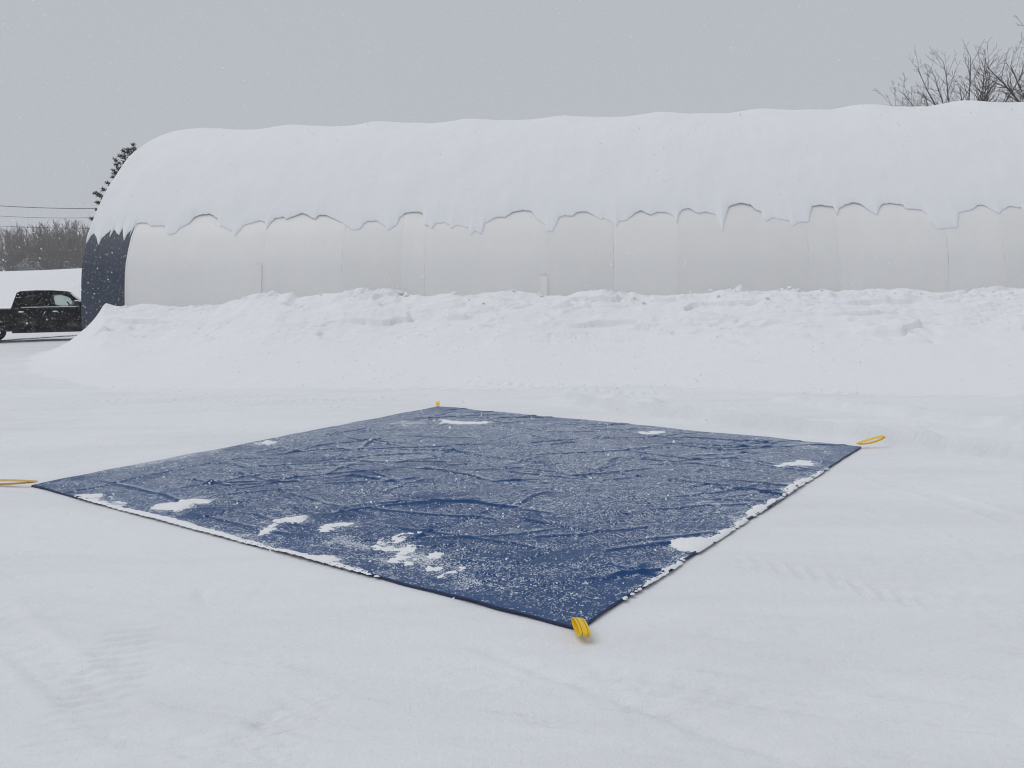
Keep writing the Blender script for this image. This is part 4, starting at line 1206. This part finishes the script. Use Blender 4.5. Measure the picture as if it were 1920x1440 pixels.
def grow(segs, p, d, length, r, level, rr, maxlev, droop=0.0, upturn=0.12, wig=0.10, rmin=0.010):
    if length < 0.22: return
    n = max(3, int(length / (0.45 if level else 0.8)))
    step = length / n
    pts = [p.copy()]
    for k in range(n):
        d = d + np.array([rr.gauss(0, wig), rr.gauss(0, wig), rr.gauss(0, wig * 0.6) + upturn * 0.5 * (1 if level else 0.3)])
        d = d / np.linalg.norm(d)
        q = p + d * step
        r1 = max(rmin, r * (1 - 0.75 * (k + 1) / n)) if level else r * (1 - 0.5 * (k + 1) / n)
        r0 = max(rmin, r * (1 - 0.75 * k / n)) if level else r * (1 - 0.5 * k / n)
        segs.append((p.copy(), q.copy(), r0, r1))
        p = q
        pts.append(p.copy())
        if level < maxlev and (level > 0) and k >= n * 0.15:
            nb = 1 if rr.random() < 0.25 else 2
            for _ in range(nb):
                side = np.cross(d, np.array([rr.gauss(0, 1), rr.gauss(0, 1), rr.gauss(0, 1)]))
                side /= (np.linalg.norm(side) + 1e-9)
                a = R(rr.uniform(26, 50))
                nd = d * math.cos(a) + side * math.sin(a)
                grow(segs, p, nd, length * rr.uniform(0.24, 0.42) * (1 - 0.45 * k / n), max(rmin, r1 * 0.55), level + 1, rr, maxlev, droop, upturn, wig * 1.15, rmin)
    return p, d

def bare_tree(base, height, limbs, label, seed, trunk_r=0.16, fork=0.5, group='bare trees behind the arched building', twig=TWIG, maxlev=4, lean=(0, 0), rmin=0.0075):
    """limbs: list of (azimuth deg, tilt from upright deg, length share)"""
    rr = random.Random(seed)
    T0 = empty('bare_tree', (float(base[0]), float(base[1]), 0.0))
    tag(T0, label, 'tree', group)
    seg = []
    p = np.array([0, 0, -0.2]); n = 8; top_ = fork * height
    for k in range(n):
        q = np.array([lean[0] * (k + 1) / n + rr.gauss(0, 0.04), lean[1] * (k + 1) / n + rr.gauss(0, 0.04), -0.2 + (top_ + 0.2) * (k + 1) / n])
        seg.append((p, q, trunk_r * (1.15 - 0.45 * k / n), trunk_r * (1.15 - 0.45 * (k + 1) / n)))
        p = q
    V, Fq = tubes(seg, 8)
    mesh_np('trunk', V, Fq, BARK, T0)
    cs = []
    for az, tilt, sh in limbs:
        a, t_ = R(az), R(tilt)
        d = np.array([math.cos(a) * math.sin(t_), math.sin(a) * math.sin(t_), math.cos(t_)])
        st_ = p + np.array([0, 0, -rr.uniform(0, 0.12) * height * fork])
        grow(cs, st_, d, height * (1 - fork) * sh * 0.87, trunk_r * 0.46, 1, rr, maxlev, 0, 0.05, 0.045, rmin)
    V, Fq = tubes(cs, 3)
    mesh_np('crown', V, Fq, twig, T0)
    return len(cs)

YT = 49.0
def tree_at(px, Y=YT): return at(px, 520, Y)
def height_at(px, py, Y=YT): return float(at(px, py, Y)[2])
cnt = 0
cnt += bare_tree(tree_at(1824, 48), height_at(1830, 76, 48), [(190, 26, 1.0), (10, 9, 1.05), (30, 20, 1.05), (250, 6, 1.05), (90, 30, 0.95), (-50, 24, 0.95)], 'tall bare tree with a vase of limbs, rising above the roof', 31, 0.17, 0.60)
cnt += bare_tree(tree_at(1790, 50), height_at(1780, 86, 50), [(178, 27, 1.05), (184, 38, 0.95), (120, 18, 1.0), (200, 15, 1.1), (5, 18, 0.9), (280, 20, 0.95)], 'bare tree leaning left of the tall vase shaped one', 32, 0.16, 0.60)
cnt += bare_tree(tree_at(1782, 47), height_at(1730, 118, 47), [(180, 44, 1.1), (176, 55, 1.1), (182, 30, 1.0), (160, 40, 0.95), (200, 50, 1.0)], 'low bare tree with limbs spreading out to the far left', 33, 0.14, 0.62)
cnt += bare_tree(tree_at(1868, 52), height_at(1875, 125, 52), [(20, 24, 1.0), (160, 20, 0.95), (90, 12, 1.0), (0, 36, 0.9), (260, 24, 1.0)], 'slender bare tree right of the tall vase shaped one', 34, 0.10, 0.62)
cnt += bare_tree(tree_at(1893, 50), height_at(1893, 118, 50), [(0, 4, 1.0), (30, 22, 0.8), (170, 22, 0.8), (80, 20, 0.7), (270, 18, 0.8)], 'straight narrow bare sapling at the right edge of the frame', 35, 0.09, 0.58, twig=BARK)
cnt += bare_tree(tree_at(1985, 44), height_at(1985, 10, 44), [(180, 36, 1.0), (170, 50, 1.0), (185, 24, 1.05), (182, 43, 0.95), (60, 20, 1.1), (0, 36, 1.1), (190, 62, 0.85), (270, 30, 1.0)], 'big bare tree whose branches reach in from the right edge', 36, 0.22, 0.56)
cnt += bare_tree(tree_at(1912, 47), height_at(1908, 150, 47), [(10, 18, 1), (190, 18, 1), (90, 15, 1), (270, 25, 1), (40, 30, 1), (150, 30, 1)], 'small russet bare tree at the right edge just above the roof', 37, 0.08, 0.55, twig=RUSTY)
# thicket of thin stems behind them
seg = []
rr = random.Random(77)
for k in range(85):
    px_ = rr.uniform(1690, 2100)
    Yk = rr.uniform(50, 60)
    b_ = at(px_, 520, Yk)
    H = height_at(px_, rr.uniform(150, 200) if px_ > 1740 else rr.uniform(176, 205), Yk)
    p_ = np.array([b_[0], b_[1], 0.0]); d = np.array([rr.gauss(0, 0.06), rr.gauss(0, 0.06), 1.0]); d /= np.linalg.norm(d)
    q_ = p_ + d * H * 0.72
    seg.append((p_, q_, 0.04, 0.022))
    for _ in range(9):
        t_ = rr.uniform(0.5, 1.0)
        grow(seg, p_ + (q_ - p_) * t_, np.array([rr.gauss(0, 0.45), rr.gauss(0, 0.45), 0.9]), H * rr.uniform(0.10, 0.26), 0.014, 2, rr, 3, 0, 0.12, 0.1, 0.009)
V, Fq = tubes(seg, 3)
o = mesh_np('brushwood', V, Fq, TWIG)
tag(o, 'thicket of thin bare stems between and behind the bare trees', None, None, 'stuff')

# spruce behind the slate end
def spruce(base, H, R0, label, seed):
    rr = random.Random(seed)
    T0 = empty('spruce_tree', (float(base[0]), float(base[1]), 0.0)); tag(T0, label, 'tree')
    V, Fq = tubes([(np.array([0, 0, -0.2]), np.array([0, 0, H * 0.5]), 0.2, 0.11), (np.array([0, 0, H * 0.5]), np.array([0, 0, H]), 0.11, 0.015)], 8)
    mesh_np('trunk', V, Fq, BARK, T0)
    limb = []; verts = []; faces = []
    def spray(p, d, n_, ln):
        for _ in range(n_):
            e = np.array([rr.gauss(0, 1), rr.gauss(0, 1), rr.gauss(0.2, 0.8)]); e = e / np.linalg.norm(e) + d * 0.9
            e = e / np.linalg.norm(e)
            s_ = np.cross(e, np.array([rr.gauss(0, 1), rr.gauss(0, 1), rr.gauss(0, 1)])); s_ = s_ / np.linalg.norm(s_) * ln * 0.13
            b = len(verts); L = ln * rr.uniform(0.6, 1.2)
            verts.extend([p - s_, p + s_, p + e * L + s_ * 0.3, p + e * L - s_ * 0.3]); faces.append((b, b + 1, b + 2, b + 3))
    z = 0.9
    while z < H - 0.1:
        t = z / H
        Rr = min(2.3, R0 * (1 - t) ** 0.72)
        nb = 10 if t < 0.85 else 6
        a0 = rr.random() * 6
        for k in range(nb):
            a = a0 + 2 * math.pi * k / nb + rr.gauss(0, 0.15)
            L = max(0.25, Rr * rr.uniform(0.72, 1.1))
            p = np.array([0, 0, z + rr.uniform(-0.1, 0.1)])
            d = np.array([math.cos(a), math.sin(a), rr.uniform(0.05, 0.25) + 0.5 * t]); d /= np.linalg.norm(d)
            n_ = max(3, int(L / 0.22)); stp = L / n_
            for i in range(n_):
                d = d + np.array([0, 0, (-0.05 if i < n_ * 0.5 else 0.10)]); d /= np.linalg.norm(d)
                q = p + d * stp
                limb.append((p, q, 0.03 * (1 - i / n_) + 0.006, 0.03 * (1 - (i + 1) / n_) + 0.006))
                if i > n_ * 0.25:
                    side = np.cross(d, [0, 0, 1.0])
                    for sg in (-1, 1):
                        l2 = 0.42 * (L - i * stp) * rr.uniform(0.4, 0.9) + 0.16
                        dd = d * 0.7 + side * sg * 0.75; dd /= np.linalg.norm(dd)
                        m_ = max(1, int(l2 / 0.15))
                        for j in range(m_): spray(q + dd * l2 * (j + 0.5) / m_, dd, 7, 0.18)
                spray(q, d, 6, 0.18)
                p = q
            spray(q, d, 10, 0.2)
        z += 0.40 + 0.15 * (1 - t)
    spray(np.array([0, 0, H]), np.array([0, 0, 1.0]), 16, 0.25)
    V, Fq = tubes(limb, 3); mesh_np('branches', V, Fq, BARK, T0)
    mesh_np('crown', verts, faces, NEEDLE, T0, smooth=False)
sb = at(266, 540, 47.0)
spruce(sb, float(at(258, 274, 47.0)[2]), 4.6, 'dark spruce showing past the curved left end of the building', 5)

# far wood
fw = []; cw = []
fr_ = random.Random(9)
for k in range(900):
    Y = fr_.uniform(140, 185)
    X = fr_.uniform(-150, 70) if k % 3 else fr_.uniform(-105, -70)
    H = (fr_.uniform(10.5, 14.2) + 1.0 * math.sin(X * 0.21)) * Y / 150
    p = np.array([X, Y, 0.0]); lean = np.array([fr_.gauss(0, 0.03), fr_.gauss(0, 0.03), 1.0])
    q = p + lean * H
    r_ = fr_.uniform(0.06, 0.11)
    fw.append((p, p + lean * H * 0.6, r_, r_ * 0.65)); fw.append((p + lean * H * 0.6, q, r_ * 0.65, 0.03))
    for j in range(26):
        t_ = fr_.uniform(0.22, 0.97)
        b0 = p + lean * H * t_
        a = fr_.random() * 6.283
        L = (1.15 - t_) * H * fr_.uniform(0.14, 0.30) + 0.5
        d = np.array([math.cos(a) * 0.55, math.sin(a) * 0.55, 1.0]); d /= np.linalg.norm(d)
        fw.append((b0, b0 + d * L, 0.045, 0.022))
        for m_ in range(2):
            a2 = a + fr_.uniform(-1, 1); d2 = np.array([math.cos(a2) * 0.6, math.sin(a2) * 0.6, 0.9])
            b1 = b0 + d * L * fr_.uniform(0.3, 0.9)
            fw.append((b1, b1 + d2 * L * 0.45, 0.028, 0.018))
V, Fq = tubes(fw, 3)
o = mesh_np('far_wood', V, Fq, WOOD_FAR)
tag(o, 'grey mass of leafless trees beyond the snowy rise', None, None, 'stuff')
verts, faces = [], []
for k in range(70):
    Y = fr_.uniform(128, 139); X = fr_.uniform(-150, 60) if k % 2 else fr_.uniform(-98, -70)
    H = fr_.uniform(4.5, 8.5)
    for j in range(150):
        t_ = fr_.random() ** 0.8
        rad = (1 - t_) * H * 0.25 + 0.15
        a = fr_.random() * 6.283; rr_ = rad * math.sqrt(fr_.random())
        c = np.array([X + rr_ * math.cos(a), Y + rr_ * math.sin(a), 0.3 + t_ * H])
        d = np.array([math.cos(a), math.sin(a), -0.25]) * 0.45; s_ = np.array([-math.sin(a), math.cos(a), 0.1]) * 0.16
        b = len(verts); verts.extend([c - s_, c + s_, c + d + s_ * 0.5, c + d - s_ * 0.5]); faces.append((b, b + 1, b + 2, b + 3))
o = mesh_np('far_conifers', verts, faces, NEEDLE_SNOW, smooth=False)
tag(o, 'low snowy conifers at the foot of the far wood', None, None, 'stuff')

# ------------------------------------------------------------------ overhead wires
def utility_pole(x, y, H, label):
    T0 = empty('utility_pole', (x, y, 0)); tag(T0, label, 'utility pole')
    V, Fq = tubes([(np.array([0, 0, -0.3]), np.array([0, 0, H]), 0.16, 0.11)], 10); mesh_np('pole', V, Fq, POLE, T0)
    bm = bmesh.new(); box(bm, -0.06, 0.06, -1.1, 1.1, H - 0.55, H - 0.42); obj_bm('cross_arm', bm, POLE, T0, False)
YW = 62.0
for (y0, ym, y1, r_, lb) in ((386, 390, 391, 0.022, 'topmost and thickest of the three overhead wires left of the building'), (405, 408.5, 408, 0.013, 'middle one of the three overhead wires left of the building'), (424, 427, 428, 0.013, 'lowest of the three overhead wires, crossing the treetops')):
    A, M_, B = at(0, y0, YW), at(90, ym, YW), at(170, y1, YW)
    co = np.polyfit([A[0], M_[0], B[0]], [A[2], M_[2], B[2]], 2)
    xs_ = np.linspace(-44, -10, 50)
    zc = np.polyval(co, xs_)
    pts = [np.array([x, YW, z]) for x, z in zip(xs_, zc)]
    V, Fq = tubes([(pts[i], pts[i + 1], r_, r_) for i in range(len(pts) - 1)], 5)
    o = mesh_np('power_line', V, Fq, WIRE)
    tag(o, lb, 'overhead wire')

# ------------------------------------------------------------------ falling snow and air
NF = 200000
fx = rng.uniform(-15, 15, NF); fy = rng.uniform(2.8, 23, NF); fz = rng.uniform(0.05, 9, NF)
kk = ~((tarp_inside(fx, fy) > -5) & (fz < 0.06))
s_, p_ = to_sp(fx, fy)
kk &= p_ < -0.6
fx, fy, fz = fx[kk], fy[kk], fz[kk]
nf = len(fx)
rad = np.clip(rng.lognormal(math.log(0.0026), 0.42, nf), 0.001, 0.0050)
octa = np.array([(1, 1, 1), (1, -1, -1), (-1, 1, -1), (-1, -1, 1)], float) * 0.8
of = np.array([(0, 1, 2), (0, 3, 1), (0, 2, 3), (1, 3, 2)])
strt = rng.uniform(0.7, 1.4, (nf, 1, 3))
V = np.stack([fx, fy, fz], -1)[:, None, :] + octa[None] * rad[:, None, None] * strt
Fq = (np.arange(nf)[:, None, None] * 4 + of[None]).reshape(-1, 3)
o = mesh_np('falling_snow', V.reshape(-1, 3), Fq, FLAKE, None, False)
tag(o, 'snowflakes falling through the air', None, None, 'stuff')

hz = bpy.data.materials.new('haze'); hz.use_nodes = True
t = hz.node_tree; t.nodes.clear()
out = t.nodes.new('ShaderNodeOutputMaterial'); pv_ = t.nodes.new('ShaderNodeVolumePrincipled')
pv_.inputs['Color'].default_value = (0.93, 0.95, 0.98, 1)
pv_.inputs['Density'].default_value = 0.0009
t.links.new(pv_.outputs['Volume'], out.inputs['Volume'])
bm = bmesh.new(); box(bm, -262, 262, -64, 262, -1.2, 24)
hb = obj_bm('haze', bm, hz, None, False)
tag(hb, 'thin veil of falling snow in the air', None, None, 'stuff')
